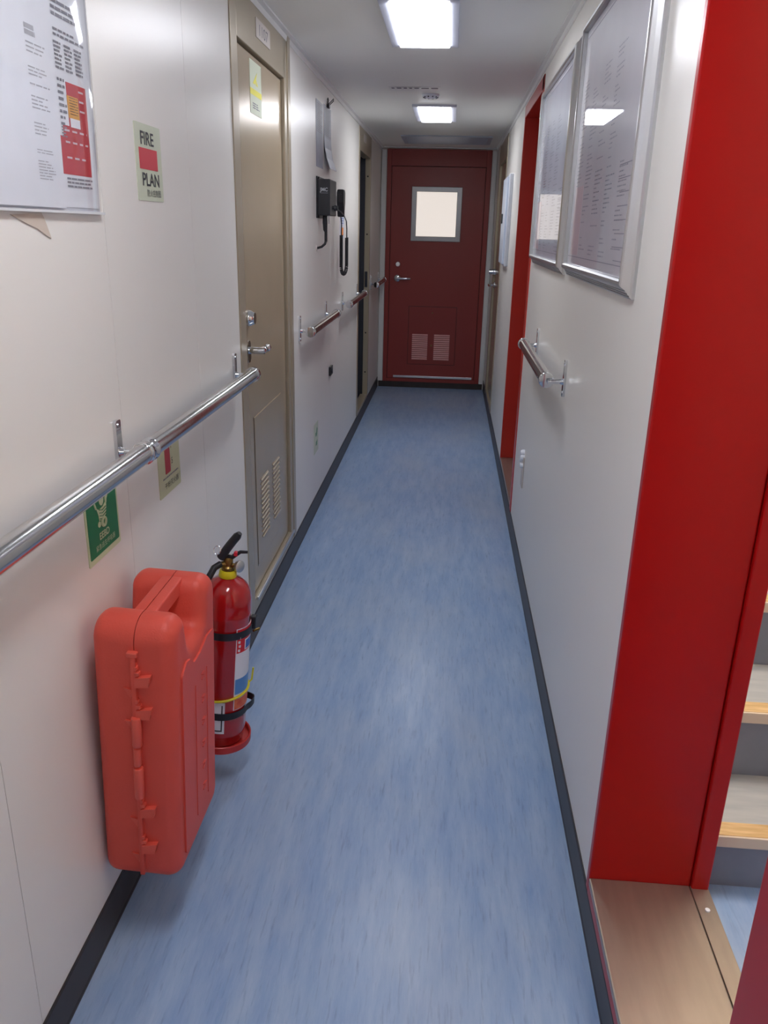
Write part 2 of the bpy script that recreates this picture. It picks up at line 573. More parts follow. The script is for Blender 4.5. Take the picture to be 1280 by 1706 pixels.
for c0, c1 in ((2.772, 2.895), (2.975, 3.098)):
    for k in range(13):
        z = 0.325 + k * 0.0185
        # pressed louvre: a slanted lip
        mb.prism([(0, 0), (0.006, -0.003), (0.0065, -0.007), (0, 0.004)],
                 lambda p, q: Vector((XL + 0.002 + p, c0, z + q)), lambda p, q: Vector((XL + 0.002 + p, c1, z + q)))
mb.build('louvre_slats', BEIGE_F, leaf)
mb = MB()
mb.box(XL, XL + 0.0006, py0 - 0.006, py0 - 0.001, pz0 - 0.004, pz1 + 0.002)
mb.build('panel_groove', DARK, leaf)
lock_cyl(leaf, (XL, 2.672, 1.136), (1, 0, 0), 0.026, 0.024)
mb = MB()
p = Vector((XL, 2.650, 1.03))
mb.prism(rrect(-0.02, 0.02, -0.036, 0.036, 0.018), lambda u, v: p + Vector((0, u, v)), lambda u, v: p + Vector((0.008, u, v)))
mb.cyl(p + Vector((0.006, 0, 0.004)), p + Vector((0.058, 0, 0.004)), 0.012, seg=20)
mb.cyl(p + Vector((0.05, -0.006, 0.004)), p + Vector((0.05, 0.075, 0.004)), 0.0115, 0.010, seg=18, bev=0.003)
mb.cyl(p + Vector((0.05, 0.066, 0.004)), p + Vector((0.05, 0.085, 0.004)), 0.013, seg=18, bev=0.003)
mb.build('lever_handle', CHROME, leaf, True)

# ------------------------------------------------------------------ door 2 : open doorway, left wall
dr = thing('door_2', 'open beige framed doorway at the far end of the left wall', 'door', (-A, D2[0], 0.1), kind='structure')
y0, y1 = D2
mb = MB()
mb.box(-A - 0.05, xf, y0, y0 + 0.05, 0.10, HC, 0.002)
mb.box(-A - 0.036, xf, y1 - 0.05, y1, 0.10, HC, 0.002)
mb.box(-A - 0.055, xf, y0 + 0.05, y1 - 0.05, 1.925, HC, 0.002)
mb.box(-A - 0.055, xf, y0 + 0.05, y1 - 0.05, 0.09, 0.115, 0.002)
mb.build('frame', BEIGE_F, dr)
mb = MB()
for z in (0.30, 0.62, 1.38, 1.80):
    mb.cyl((-A - 0.016, y1 - 0.0515, z), (-A - 0.016, y1 - 0.0485, z), 0.006, seg=12)
mb.build('bolt_holes', DARK, dr)
MB().box(-A - 0.030, -A - 0.008, y1 - 0.0525, y1 - 0.05, 0.98, 1.10, 0.002).build('strike_plate', DARKB, dr)
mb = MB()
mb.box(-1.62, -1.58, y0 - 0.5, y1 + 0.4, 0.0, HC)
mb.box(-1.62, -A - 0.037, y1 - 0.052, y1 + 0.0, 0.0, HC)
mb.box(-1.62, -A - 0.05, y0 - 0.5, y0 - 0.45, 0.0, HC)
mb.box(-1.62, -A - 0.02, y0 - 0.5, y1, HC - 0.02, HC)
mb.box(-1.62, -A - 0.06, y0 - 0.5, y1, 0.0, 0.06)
struct('wall_cabin', mb, DARKB, 'unlit cabin interior behind the open left doorway', 'wall')  # the room's darkness is put into a dark wall colour

# ------------------------------------------------------------------ end door
dr = thing('door_3', 'dark red fire door with frosted window at the corridor end', 'door', (-0.14, YE, 0.0), kind='structure')
mb = MB()
ye = YE - 0.018
mb.box(-0.600, -0.560, ye, YE, 0.055, 2.085, 0.002)
mb.box(0.268, 0.312, ye, YE, 0.055, 2.085, 0.002)
mb.box(-0.560, 0.268, ye, YE, 1.948, 2.085, 0.002)
mb.box(-0.560, 0.268, ye, YE, 0.055, 0.085)
mb.build('frame', DKRED, dr)
yl = YE - 0.012
MB().box(-0.565, 0.275, YE - 0.003, YE - 0.0005, 0.06, 1.955).build('gap_shade', DARK, dr)  # dark sheet painting the shade in the gap round the leaf
leaf = MB()
leaf.box(-0.556, 0.264, yl, YE - 0.001, 0.088, 1.944, 0.0008)
leaf = leaf.build('door_leaf', DKRED, dr)
MB().box(-0.500, 0.245, yl - 0.004, yl, 0.092, 0.112, 0.0015).build('kick_strip', SATIN, leaf)
mb = MB()
w0, w1, v0, v1 = -0.375, 0.070, 1.326, 1.782
mb.box(w0, w0 + 0.045, yl - 0.012, yl, v0, v1, 0.003)
mb.box(w1 - 0.045, w1, yl - 0.012, yl, v0, v1, 0.003)
mb.box(w0 + 0.04, w1 - 0.04, yl - 0.0115, yl, v1 - 0.042, v1, 0.003)
mb.box(w0 + 0.04, w1 - 0.04, yl - 0.0115, yl, v0, v0 + 0.042, 0.003)
mb.build('window_frame', mat('grey_window_frame', (150, 150, 152), 0.35, metal=0.8, noise=0.05), leaf)
MB().box(w0 + 0.04, w1 - 0.04, yl - 0.004, yl - 0.001, v0 + 0.038, v1 - 0.038).build('frosted_pane', WINLIT, leaf)
lock_cyl(leaf, (-0.482, yl, 1.123), (0, -1, 0), 0.026, 0.02)
lever(leaf, (-0.484, yl, 1.0), (0, -1, 0), (1, 0, 0), 0.12, 0.03)
MB().box(-0.371, 0.076, yl - 0.001, yl + 0.001, 0.221, 0.756).build('panel_gap', mat('dark_red_gap', (58, 20, 18), 0.5, noise=0.1), leaf)
MB().box(-0.367, 0.072, yl - 0.003, yl, 0.225, 0.752, 0.001).build('vent_panel', DKRED, leaf)
mb = MB()
for c0, c1 in ((-0.33, -0.185), (-0.125, 0.02)):
    for k in range(13):
        z = 0.276 + k * 0.0185
        mb.prism([(0, 0), (0.009, -0.003), (0.0095, -0.007), (0, 0.005)],
                 lambda p, q: Vector((c0, yl - 0.003 - p, z + q)), lambda p, q: Vector((c1, yl - 0.003 - p, z + q)))
mb.build('louvre_slats', mat('louvre_caught_light', (240, 180, 178), 0.3, noise=0.04), leaf)  # pale pink puts the light caught by the slats into their colour
mb = MB()
mb.lathe([(0.008, 0), (0.007, 0.004), (0.0, 0.006)], (-0.150, yl - 0.003, 0.40), (0, -1, 0), 16)
mb.lathe([(0.006, 0), (0.005, 0.004), (0.0, 0.005)], (-0.150, yl - 0.003, 0.70), (0, -1, 0), 16)
mb.build('panel_screw', BRASS, leaf, True)
mb = MB()
mb.box(-0.648, -0.602, YE - 0.02, YE, 0.055, HC - 0.02, 0.004)
mb.box(0.314, 0.355, YE - 0.02, YE, 0.055, HC - 0.02, 0.004)
mb.box(-0.648, 0.355, YE - 0.045, YE, 2.09, HC + 0.01, 0.003)
struct('trim_3', mb, TRIMW, 'white casing around the end door', 'trim')

# ------------------------------------------------------------------ right : far red doorway
dr = thing('door_4', 'far red framed doorway with steel sill on the right wall', 'door', (B, D3[0], 0.1), kind='structure')
y0, y1 = D3
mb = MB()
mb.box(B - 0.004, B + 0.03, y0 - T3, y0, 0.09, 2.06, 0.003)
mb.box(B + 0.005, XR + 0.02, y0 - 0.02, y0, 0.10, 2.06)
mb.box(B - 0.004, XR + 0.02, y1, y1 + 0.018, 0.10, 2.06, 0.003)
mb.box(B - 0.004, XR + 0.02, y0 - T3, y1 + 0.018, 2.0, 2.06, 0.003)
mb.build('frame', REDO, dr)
MB().box(XR - 0.03, XR + 0.02, y0, y1, 0.12, 2.0).build('door_leaf', RED, dr)
MB().box(B - 0.003, XR, y0 - 0.005, y1, 0.10, 0.12, 0.002).build('sill', SILL, dr)

# ------------------------------------------------------------------ right : beige door at the far end
dr = thing('door_5', 'beige cabin door at the far end of the right wall', 'door', (B, D4[0], 0.06), kind='structure')
y0, y1 = D4
mb = MB()
mb.box(B - 0.004, B + 0.05, y0, y0 + 0.05, 0.06, HC, 0.002)
mb.box(B - 0.006, B + 0.05, y1 - 0.09, y1, 0.06, HC, 0.003)
mb.box(B - 0.004, B + 0.05, y0 + 0.05, y1 - 0.09, 1.925, HC, 0.002)
mb.box(B - 0.004, B + 0.05, y0 + 0.05, y1 - 0.09, 0.06, 0.115, 0.002)
mb.build('frame', BEIGE_F, dr)
MB().box(B + 0.03, B + 0.05, y0 + 0.04, y1 - 0.08, 0.1, 1.95).build('gap_shade', DARK, dr)  # dark backing sheet in place of shade round this leaf
leaf = MB().box(B + 0.010, B + 0.045, y0 + 0.056, y1 - 0.10, 0.120, 1.918, 0.002).build('door_leaf', BEIGE, dr)
lock_cyl(leaf, (B + 0.010, y1 - 0.16, 1.105), (-1, 0, 0), 0.026, 0.05)
lever(leaf, (B + 0.010, y1 - 0.165, 1.0), (-1, 0, 0), (0, -1, 0), 0.10, 0.026)

# ------------------------------------------------------------------ right : near red doorway (towards the stairs)
dr = thing('door_6', 'near red framed doorway opening onto the stairs', 'door', (B, D0R[0], 0.1), kind='structure')
y0, y1 = D0R
mb = MB()
mb.box(B - 0.004, 0.568, y1, y1 + 0.022, 0.09, 2.04, 0.0035, 3)
mb.box(B - 0.004, 0.568, y0 - 0.16, y0, 0.09, 2.04, 0.0035, 3)
mb.box(B - 0.004, 0.568, y0 - 0.16, y1 + 0.022, 2.0, 2.06, 0.003)
mb.box(B - 0.0035, B + 0.004, y0, y1, 0.09, 0.112)
mb.build('frame', REDF, dr)
mb = MB()
mb.box(0.569, 0.604, y1 - 0.008, y1 + 0.02, 0.11, 2.04, 0.003)
mb.box(0.569, 0.604, y0 - 0.16, y0 + 0.006, 0.11, 2.04, 0.003)
mb.box(0.569, 0.604, y0, y1, 2.0, 2.04, 0.003)
mb.build('door_stop', REDF, dr)
mb = MB()
mb.box(B - 0.004, 0.566, y0, y1, 0.112, Z_SILL, 0.003)
mb.box(0.5675, 0.605, y0, y1, 0.112, Z_SILL - 0.001, 0.001)
mb.build('sill', SILL, dr)
MB().cyl((0.585, 1.325, Z_SILL - 0.001), (0.585, 1.325, Z_SILL + 0.0025), 0.005, seg=12).build('sill_rivet', PAPER, dr)

# ------------------------------------------------------------------ stairwell beyond the doorway
SX0, SX1 = 0.605, 1.42
SZ = 0.105
struct('floor_stairwell', MB().box(SX0, SX1, 0.2, 1.46, SZ - 0.05, SZ), FLOOR, 'blue vinyl landing at the foot of the stairs', 'floor')
mb = MB()
mb.box(SX1, SX1 + 0.05, 0.15, 5.0, 0, 3.2)
mb.box(XR, SX1 + 0.05, 0.15, 0.2, 0, 3.2)
mb.box(XR, SX1 + 0.05, 4.85, 4.9, 0, 3.2)
mb.box(XR - 0.05, XR, 0.15, 5.0, HC, 3.2)
struct('wall_stairwell', mb, WALL, 'white walls enclosing the stairs', 'wall')
struct('ceiling_stairwell', MB().box(XR - 0.05, SX1 + 0.05, 0.15, 5.0, 3.2, 3.25), CEIL, 'white ceiling above the stairs', 'ceiling')
stair_noses = [(1.405, 0.250), (1.600, 0.428), (1.805, 0.606)]
st = thing('staircase', 'grey stairs with wood nosings seen through the near red doorway', 'stairs', (1.0, 1.42, SZ), kind='structure')
noses = stair_noses + [(1.805 + 0.205 * k, 0.606 + 0.178 * k) for k in range(1, 9)]
zprev = SZ
for i, (yn, zn) in enumerate(noses):
    ynext = noses[i + 1][0] + 0.02 if i + 1 < len(noses) else yn + 0.25
    MB().box(SX0 + 0.004, SX1, yn + 0.020, yn + 0.036, zprev, zn - 0.02).build('riser', RISER, st)
    MB().box(SX0 + 0.004, SX1, yn + 0.045, ynext + 0.016, zn - 0.025, zn - 0.001).build('tread', TREAD, st)
    MB().box(SX0 + 0.004, SX1, yn + 0.004, yn + 0.045, zn - 0.006, zn + 0.001, 0.001).build('wood_nosing', WOOD, st)
    MB().box(SX0 + 0.004, SX1, yn, yn + 0.022, zn - 0.028, zn - 0.0005, 0.002).build('nosing_lip', NOSE, st)
    zprev = zn - 0.025

# ------------------------------------------------------------------ ceiling lights
def light(yc, label, xc=-0.139, zc=HC, lx=0.19, ly=0.615, lm=LAMP):
    t = thing('ceiling_light', label, 'ceiling light', (xc, yc, zc), 'square-edged ceiling light panels')
    w, l = lx / 2, ly / 2
    mb = MB()
    f = 0.032
    mb.box(xc - w - f, xc - w, yc - l - f, yc + l + f, zc - 0.012, zc, 0.001)
    mb.box(xc + w, xc + w + f, yc - l - f, yc + l + f, zc - 0.012, zc, 0.001)
    mb.box(xc - w, xc + w, yc - l - f, yc - l, zc - 0.012, zc, 0.001)
    mb.box(xc - w, xc + w, yc + l, yc + l + f, zc - 0.012, zc, 0.001)
    mb.build('lamp_frame', LAMPF, t)
    MB().box(xc - w, xc + w, yc - l, yc + l, zc - 0.020, zc - 0.001, 0.004).build('diffuser', lm, t)
    return t
L0 = light(3.18, 'nearer lit ceiling panel, cut by the top of the picture')
dup(L0, (-0.139, 5.44, HC), 'farther lit ceiling panel, before the end door')
dup(L0, (-0.139, 1.08, HC), 'lit ceiling panel above the photographer')
dup(L0, (-0.139, -1.40, HC), 'lit ceiling panel behind the photographer')
light(1.78, 'added unseen fill panel above the stairs', 1.05, 3.2, 0.4, 0.6, STAIR_FILL)  # out-of-view panel added to light the treads and near floor

# ceiling fittings
sp = thing('ceiling_label', 'pale strip label with small dark marks on the ceiling', 'label', (-0.225, 4.57, HC))
fC = lambda u, v, w=0.0: Vector((-0.354 + u, 4.64 - v, HC - w))
MB().box(-0.356, -0.095, 4.50, 4.64, HC - 0.0015, HC).build('strip', TRIMW, sp)
rng = random.Random(4)
mb = MB()
words(mb, fC, 0.01, 0.25, 0.115, 0.05, 1, 0.002, rng, 0.5, (0.012, 0.04), 0.012, 0.0)
words(mb, fC, 0.03, 0.16, 0.135, 0.125, 1, 0.002, rng, 0.7, (0.05, 0.1), 0.004, 0.0)
mb.build('marks', INKM, sp)
sd = thing('smoke_detector', 'small white domed detector on the ceiling before the far light', 'detector', (-0.150, 4.74, HC))
MB().lathe([(0.045, 0), (0.046, 0.006), (0.042, 0.011), (0.030, 0.017), (0.012, 0.020), (0, 0.0205)], (-0.150, 4.74, HC), (0, 0, -1), 28).build('dome', PAPER, sd, True)
mb = MB()
for k in range(10):
    a = 2 * PI * k / 10
    c = Vector((-0.150 + 0.0365 * math.cos(a), 4.74 + 0.0365 * math.sin(a), HC - 0.013))
    mb.cyl(c - Vector((0, 0, 0.005)), c + Vector((0, 0, 0.005)), 0.004, seg=8)
mb.build('slots', INKM, sd)
cg = thing('ceiling_vent', 'grey ceiling grille panel in front of the end door', 'vent', (-0.08, 7.0, HC))
mb = MB()
x0, x1, y0, y1 = -0.43, 0.27, 6.70, 7.28
mb.box(x0, x1, y0, y0 + 0.035, HC - 0.008, HC, 0.002)
mb.box(x0, x1, y1 - 0.035, y1, HC - 0.008, HC, 0.002)
mb.box(x0, x0 + 0.035, y0 + 0.035, y1 - 0.035, HC - 0.008, HC, 0.002)
mb.box(x1 - 0.035, x1, y0 + 0.035, y1 - 0.035, HC - 0.008, HC, 0.002)
mb.build('frame', VENT, cg)
mb = MB()
for k in range(12):
    y = y0 + 0.05 + k * 0.043
    mb.prism([(0, 0), (0.03, -0.007), (0.031, -0.005), (0.001, 0.002)], lambda p, q: Vector((x0 + 0.034, y + p, HC - 0.002 + q)), lambda p, q: Vector((x1 - 0.034, y + p, HC - 0.002 + q)))
mb.build('slats', VENT, cg)

# ------------------------------------------------------------------ handrails
def handrail(side, y0, y1, z, brackets, label, joints=(), off=0.053, r=0.0205):
    s, xw = (1, -A) if side == 'L' else (-1, B)
    X = xw + s * off
    t = thing('handrail', label, 'handrail', (xw, (y0 + y1) / 2, z), 'steel handrails along the corridor walls')
    MB().cyl((X, y0, z), (X, y1, z), r, seg=32).build('rail', STEEL, t, True)
    for ye, d in ((y0, -1), (y1, 1)):
        MB().lathe([(r + 0.0025, -0.022), (r + 0.0035, -0.018), (r + 0.0025, -0.012), (r + 0.0025, 0.0), (r + 0.0015, 0.0035), (r * 0.6, 0.0045), (0, 0.0045)],
                   (X, ye, z), (0, d, 0), 32).build('end_cap', CHROME, t, True)
    for yj in joints:
        MB().lathe([(r + 0.0005, -0.024), (r + 0.0035, -0.022), (r + 0.0035, -0.015), (r + 0.001, -0.012), (r + 0.001, 0.004), (r + 0.0035, 0.007), (r + 0.0035, 0.014), (r + 0.0005, 0.016)],
                   (X, yj, z), (0, 1, 0), 32).build('joint_collar', CHROME, t, True)
    for yb in brackets:
        mb = MB()
        mb.prism(rrect(-0.0125, 0.0125, -0.055, 0.055, 0.006), lambda u, v: Vector((xw, yb + u, z + 0.012 + v)), lambda u, v: Vector((xw + s * 0.007, yb + u, z + 0.012 + v)))
        mb.cyl((xw + s * 0.005, yb, z + 0.002), (xw + s * 0.016, yb, z + 0.002), 0.0105, 0.0075, seg=20)
        mb.tube([(xw + s * 0.008, yb, z + 0.004), (xw + s * 0.02, yb, z + 0.002), (X, yb, z)], 0.0072, 16)
        for dz in (-0.032, 0.056):
            mb.cyl((xw + s * 0.006, yb, z + dz), (xw + s * 0.0085, yb, z + dz), 0.005, seg=12)
        mb.build('bracket', CHROME, t, True)
    return t
handrail('L', -1.2, 2.475, 0.987, [-0.4, 0.6, 1.521, 2.440], 'long steel handrail on the near left wall above the red case', joints=[1.545])
handrail('L', 3.545, 4.40, 0.990, [3.560, 4.330], 'short handrail on the left wall under the black radio')
handrail('L', 4.95, 5.86, 0.990, [5.0, 5.78], 'short handrail on the left wall before the open doorway')
handrail('L', 6.78, 7.56, 0.990, [6.82, 7.50], 'short handrail on the left beside the end door')
handrail('R', 2.475, 3.335, 1.0, [2.455, 3.275], 'short handrail on the right wall under the framed plans')

# ------------------------------------------------------------------ left-wall signs
def sign(name, label, cat, f, u1, v1, m, r=0.004, w=0.0015, part='panel'):
    t = thing(name, label, cat, f(0, 0, 0))
    MB().prism(rrect(0, u1, 0, v1, r), lambda u, v: f(u, v, 0), lambda u, v: f(u, v, w)).build(part, m, t)
    return t

# FIRE PLAN
f = onL(1.740, 1.470)
t = sign('fire_plan_sign', 'cream sign reading FIRE PLAN with a red rectangle', 'sign', f, 0.152, 0.150, SIGNL)
MB().prism([(0.018, 0.062), (0.124, 0.062), (0.124, 0.103), (0.018, 0.103)], lambda u, v: f(u, v, 0.0015), lambda u, v: f(u, v, 0.0022)).build('red_block', SIGNR, t)
text('lettering', 'FIRE', 0.036, f, 0.068, 0.110, 0.0022, INK, t, 1.22, bold=0.0006)
text('lettering', 'PLAN', 0.036, f, 0.078, 0.030, 0.0022, INK, t, 1.18, bold=0.0006)
text('lettering', '防火控制图', 0.0155, f, 0.092, 0.010, 0.0022, INK, t, 1.1)

# EEBD sign
f = onL(1.346, 0.806)
t = sign('eebd_sign', 'green EEBD breathing device sign below the left handrail', 'sign', f, 0.150, 0.166, SIGNC)
MB().prism(rrect(0.007, 0.143, 0.012, 0.160, 0.003), lambda u, v: f(u, v, 0.0015), lambda u, v: f(u, v, 0.0021)).build('green_field', GREEN, t)
text('lettering', 'EEBD', 0.0195, f, 0.075, 0.039, 0.0026, SIGNC, t, 1.05, bold=0.0004)
text('lettering', '紧急逃生呼吸器', 0.0130, f, 0.077, 0.0215, 0.0026, SIGNC, t, 1.0)
mb = MB()
def fl(pts, w=0.0026, rad=0.0022):
    P = [f(u, v, w) for u, v in pts]
    mb.tube([p for p in P], rad, 6)
def disc(cu, cv, ru, rv, w=0.003):
    mb.prism([(cu + ru * math.cos(a * PI / 12), cv + rv * math.sin(a * PI / 12)) for a in range(24)], lambda u, v: f(u, v, 0.0021), lambda u, v: f(u, v, w))
disc(0.073, 0.116, 0.010, 0.0125)                                           # face of the hood wearer
fl([(0.046, 0.104), (0.040, 0.118), (0.038, 0.138), (0.040, 0.152), (0.046, 0.138), (0.050, 0.112)])   # hood, near strap
fl([(0.040, 0.152), (0.056, 0.160), (0.076, 0.161), (0.092, 0.155)])
fl([(0.092, 0.155), (0.098, 0.138), (0.097, 0.116), (0.091, 0.104), (0.088, 0.135), (0.092, 0.155)])
mb.prism([(0.049, 0.104), (0.060, 0.098), (0.078, 0.100), (0.094, 0.108), (0.093, 0.094), (0.088, 0.080), (0.058, 0.076), (0.056, 0.088)],
         lambda u, v: f(u, v, 0.0021), lambda u, v: f(u, v, 0.0028))        # chest
disc(0.056, 0.070, 0.006, 0.006)
ring = [(0.076 + 0.0085 * math.cos(a * PI / 8), 0.070 + 0.0085 * math.sin(a * PI / 8)) for a in range(17)]
fl(ring, 0.0028, 0.0030)
mb.build('pictogram', SIGNC, t)
mb = MB()
for k in range(4):
    fl([(0.060, 0.098 - k * 0.006), (0.074, 0.094 - k * 0.006), (0.090, 0.097 - k * 0.006)], 0.0030, 0.0008)
mb.build('hose_lines', GREEN, t)

# extinguisher sign
f = onL(1.737, 0.812)
t = sign('extinguisher_sign', 'pale sign with red extinguisher symbol behind the left handrail', 'sign', f, 0.150, 0.150, SIGNE)
mb = MB()
mb.prism(fillet([(0.045, 0.050), (0.080, 0.050), (0.080, 0.140), (0.045, 0.140)], [0.003, 0.003, 0.014, 0.014]), lambda u, v: f(u, v, 0.0015), lambda u, v: f(u, v, 0.0022))
mb.build('symbol_body', mat('sign_deep_red', (176, 34, 44), 0.4, noise=0.03), t)
mb = MB()
mb.prism([(0.058, 0.139), (0.068, 0.139), (0.068, 0.146), (0.082, 0.147), (0.080, 0.149), (0.056, 0.149)], lambda u, v: f(u, v, 0.0015), lambda u, v: f(u, v, 0.0022))
mb.build('symbol_valve', INK, t)
text('lettering', 'P', 0.022, f, 0.093, 0.104, 0.0022, INK, t, 1.0)
text('lettering', '5', 0.022, f, 0.093, 0.066, 0.0022, INK, t, 1.0)
text('lettering', '干粉灭火器', 0.0165, f, 0.083, 0.016, 0.0022, INK, t, 1.2)
mb = MB()
words(mb, f, 0.024, 0.132, 0.044, 0.038, 1, 0.0022, random.Random(2), 0.6, (0.004, 0.012), 0.002, 0)
mb.build('fine_print', INKM, t)

# pocket with papers, upper left
f = onL(0.98, 1.440)
pk = thing('document_pocket', 'clear plastic pocket of notices at the upper left', 'document pocket', f(0, 0, 0))
MB().prism([(0, 0), (0.560, 0), (0.578, 0.47), (0, 0.47)], lambda u, v: f(u, v, 0.0), lambda u, v: f(u, v, 0.001)).build('back_sheet', PAPERG, pk)
mb = MB()
# gently bowed front film
nu, nv = 14, 8
grid = [[mb.bm.verts.new(f(0.562 * i / nu, 0.003 + 0.465 * j / nv, 0.009 + 0.004 * math.sin(PI * j / nv) - (0.007 if i == nu else 0))) for i in range(nu + 1)] for j in range(nv + 1)]
for j in range(nv):
    for i in range(nu):
        mb.bm.faces.new((grid[j][i], grid[j][i + 1], grid[j + 1][i + 1], grid[j + 1][i]))
mb.build('film_front', FILM, pk, True)
MB().prism([(0, -0.002), (0.56, -0.002), (0.56, 0.002), (0, 0.002)], lambda u, v: f(u, v, 0.001), lambda u, v: f(u, v, 0.010)).build('film_edge', mat('film_edge_white', (222, 224, 226), 0.25, noise=0.02), pk)
# chart with red fields, at the right of the pocket
ch = thing('notice_chart', 'printed chart with red and orange blocks inside the pocket', 'notice', f(0.36, 0.01, 0.002))
MB().prism([(0.30, 0.008), (0.552, 0.008), (0.566, 0.45), (0.30, 0.45)], lambda u, v: f(u, v, 0.0014), lambda u, v: f(u, v, 0.0022)).build('sheet', PAPER, ch)
mb = MB()
mb.prism([(0.39, 0.060), (0.533, 0.060), (0.535, 0.115), (0.39, 0.120)], lambda u, v: f(u, v, 0.0022), lambda u, v: f(u, v, 0.0026))
mb.prism([(0.437, 0.1175), (0.535, 0.1148), (0.537, 0.203), (0.462, 0.203), (0.462, 0.136), (0.437, 0.136)], lambda u, v: f(u, v, 0.0022), lambda u, v: f(u, v, 0.0026))
mb.build('red_field', INKR, ch)
MB().prism([(0.462, 0.149), (0.503, 0.149), (0.502, 0.183), (0.460, 0.183)], lambda u, v: f(u, v, 0.0026), lambda u, v: f(u, v, 0.003)).build('orange_field', INKO, ch)
MB().prism([(0.466, 0.135), (0.503, 0.135), (0.503, 0.149), (0.466, 0.149)], lambda u, v: f(u, v, 0.0026), lambda u, v: f(u, v, 0.003)).build('white_field', PAPER, ch)
rng = random.Random(11)
mb = MB()
words(mb, f, 0.432, 0.540, 0.318, 0.290, 3, 0.003, rng, 0.5, (0.01, 0.03), 0.002, 0.25)
words(mb, f, 0.432, 0.552, 0.277, 0.262, 2, 0.003, rng, 0.45, (0.008, 0.02), 0.003, 0.35)
for k in range(3):
    words(mb, f, 0.430 + 0.037 * k, 0.460 + 0.037 * k, 0.258, 0.216, 7, 0.003, rng, 0.55, (0.01, 0.024), 0.002, 0.3)
words(mb, f, 0.430, 0.459, 0.205, 0.130, 8, 0.003, rng, 0.45, (0.006, 0.02), 0.003, 0.4)
words(mb, f, 0.430, 0.450, 0.133, 0.115, 4, 0.003, rng, 0.5, (0.006, 0.02), 0.003, 0.2)
words(mb, f, 0.432, 0.533, 0.055, 0.037, 3, 0.003, rng, 0.5, (0.01, 0.03), 0.002, 0.1)
mb.build('text_lines', mat('faded_ink', (132, 132, 142), 0.6, noise=0.1), ch)
mb = MB()
words(mb, f, 0.467, 0.500, 0.181, 0.152, 7, 0.0034, rng, 0.3, (0.01, 0.03), 0.002, 0.1)
mb.build('small_print', BRASS, ch)
mb = MB()
for v in (0.195, 0.180, 0.165, 0.130, 0.112, 0.088):
    words(mb, f, 0.440 if v < 0.135 else 0.506, 0.530, v, v - 0.005, 1, 0.0031, rng, 0.6, (0.012, 0.02), 0.01, 0.1)
mb.build('white_print', PINK, ch)
# loose white page in front of it
pg = thing('notice_page', 'white printed page covering the left of the pocket', 'notice', f(0.1, 0.006, 0.006))
mb = MB()
mb.prism([(-0.02, 0.006), (0.412, 0.006), (0.428, 0.46), (-0.02, 0.46)], lambda u, v: f(u, v, 0.005), lambda u, v: f(u, v, 0.006))
mb.build('sheet', PAPER, pg)
mb = MB()
rng = random.Random(21)
for v1, v0, n in ((0.238, 0.220, 3), (0.205, 0.190, 3), (0.182, 0.176, 1), (0.165, 0.144, 4), (0.128, 0.108, 4), (0.09, 0.082, 2), (0.074, 0.044, 7)):
    words(mb, f, 0.330, 0.395, v1, v0, n, 0.0064, rng, 0.35, (0.01, 0.03), 0.003, 0.5)
words(mb, f, 0.330, 0.362, 0.262, 0.245, 2, 0.0064, rng, 0.8, (0.02, 0.03), 0.001, 0.0)
mb.build('text_lines', INKG, pg)
# small brownish patch under the pocket
tp = tag(MB().prism([(1.215, 1.433), (1.310, 1.437), (1.318, 1.428), (1.335, 1.398), (1.322, 1.402), (1.290, 1.414), (1.262, 1.420)],
        lambda u, v: Vector((-A, u, v)), lambda u, v: Vector((-A + 0.002, u, v))).build('patch', mat('brownish_patch', (206, 192, 178), 0.4, noise=0.1)),
        'small brownish patch below the document pocket', 'patch')

# sheets beyond door 1
rng = random.Random(5)
def sheet(name, label, u0, v0, w_, h_, m, curl=0.0, nl=16):
    f = onL(u0, v0)
    t = thing(name, label, 'notice', f(0, 0, 0))
    mb = MB()
    n = 6
    for k in range(n):
        va, vb = h_ * k / n, h_ * (k + 1) / n
        ca, cb = curl * max(0, 0.5 - k / n) ** 2, curl * max(0, 0.5 - (k + 1) / n) ** 2
        pts = [f(0, va, 0.001 + ca), f(w_, va, 0.001 + ca), f(w_, vb, 0.001 + cb), f(0, vb, 0.001 + cb)]
        top = [p + Vector((0.001, 0, 0)) for p in pts]
        a = [mb.bm.verts.new(p) for p in pts]; b = [mb.bm.verts.new(p) for p in top]
        mb.bm.faces.new(a); mb.bm.faces.new(list(reversed(b)))
        for i in range(4):
            mb.bm.faces.new((a[i], b[i], b[(i + 1) % 4], a[(i + 1) % 4]))
    mb.build('sheet', m, t)
    mb = MB()
    for k in range(nl):
        v = h_ * (0.52 + 0.44 * (nl - k) / nl)
        words(mb, f, 0.02, w_ - 0.02, v, v - 0.008, 1, 0.0024, rng, 0.5, (0.01, 0.04), 0.004, 0.4)
    mb.build('text_lines', INKM, t)
    return t
sheet('wall_notice', 'grey printed sheet above the radio, nearer of two', 4.050, 1.695, 0.205, 0.285, SHEETG)
sheet('wall_notice', 'grey printed sheet above the radio, farther, hung from a clip', 4.290, 1.700, 0.235, 0.290, SHEETG, 0.12)
cl = thing('bulldog_clip', 'small dark wire clip holding the farther sheet', 'clip', (-A, 4.40, 1.99))
mb = MB()
mb.box(-A + 0.001, -A + 0.014, 4.38, 4.42, 1.984, 2.000, 0.002)
mb.build('jaw', BLACK, cl)
mb = MB()
mb.tube([(-A + 0.008, 4.385, 1.998), (-A + 0.03, 4.383, 2.018), (-A + 0.032, 4.40, 2.026), (-A + 0.03, 4.417, 2.018), (-A + 0.008, 4.415, 1.998)], 0.0022, 8)
mb.tube([(-A + 0.004, 4.385, 1.998), (-A + 0.005, 4.383, 2.022), (-A + 0.005, 4.40, 2.030), (-A + 0.005, 4.417, 2.022), (-A + 0.004, 4.415, 1.998)], 0.0022, 8)
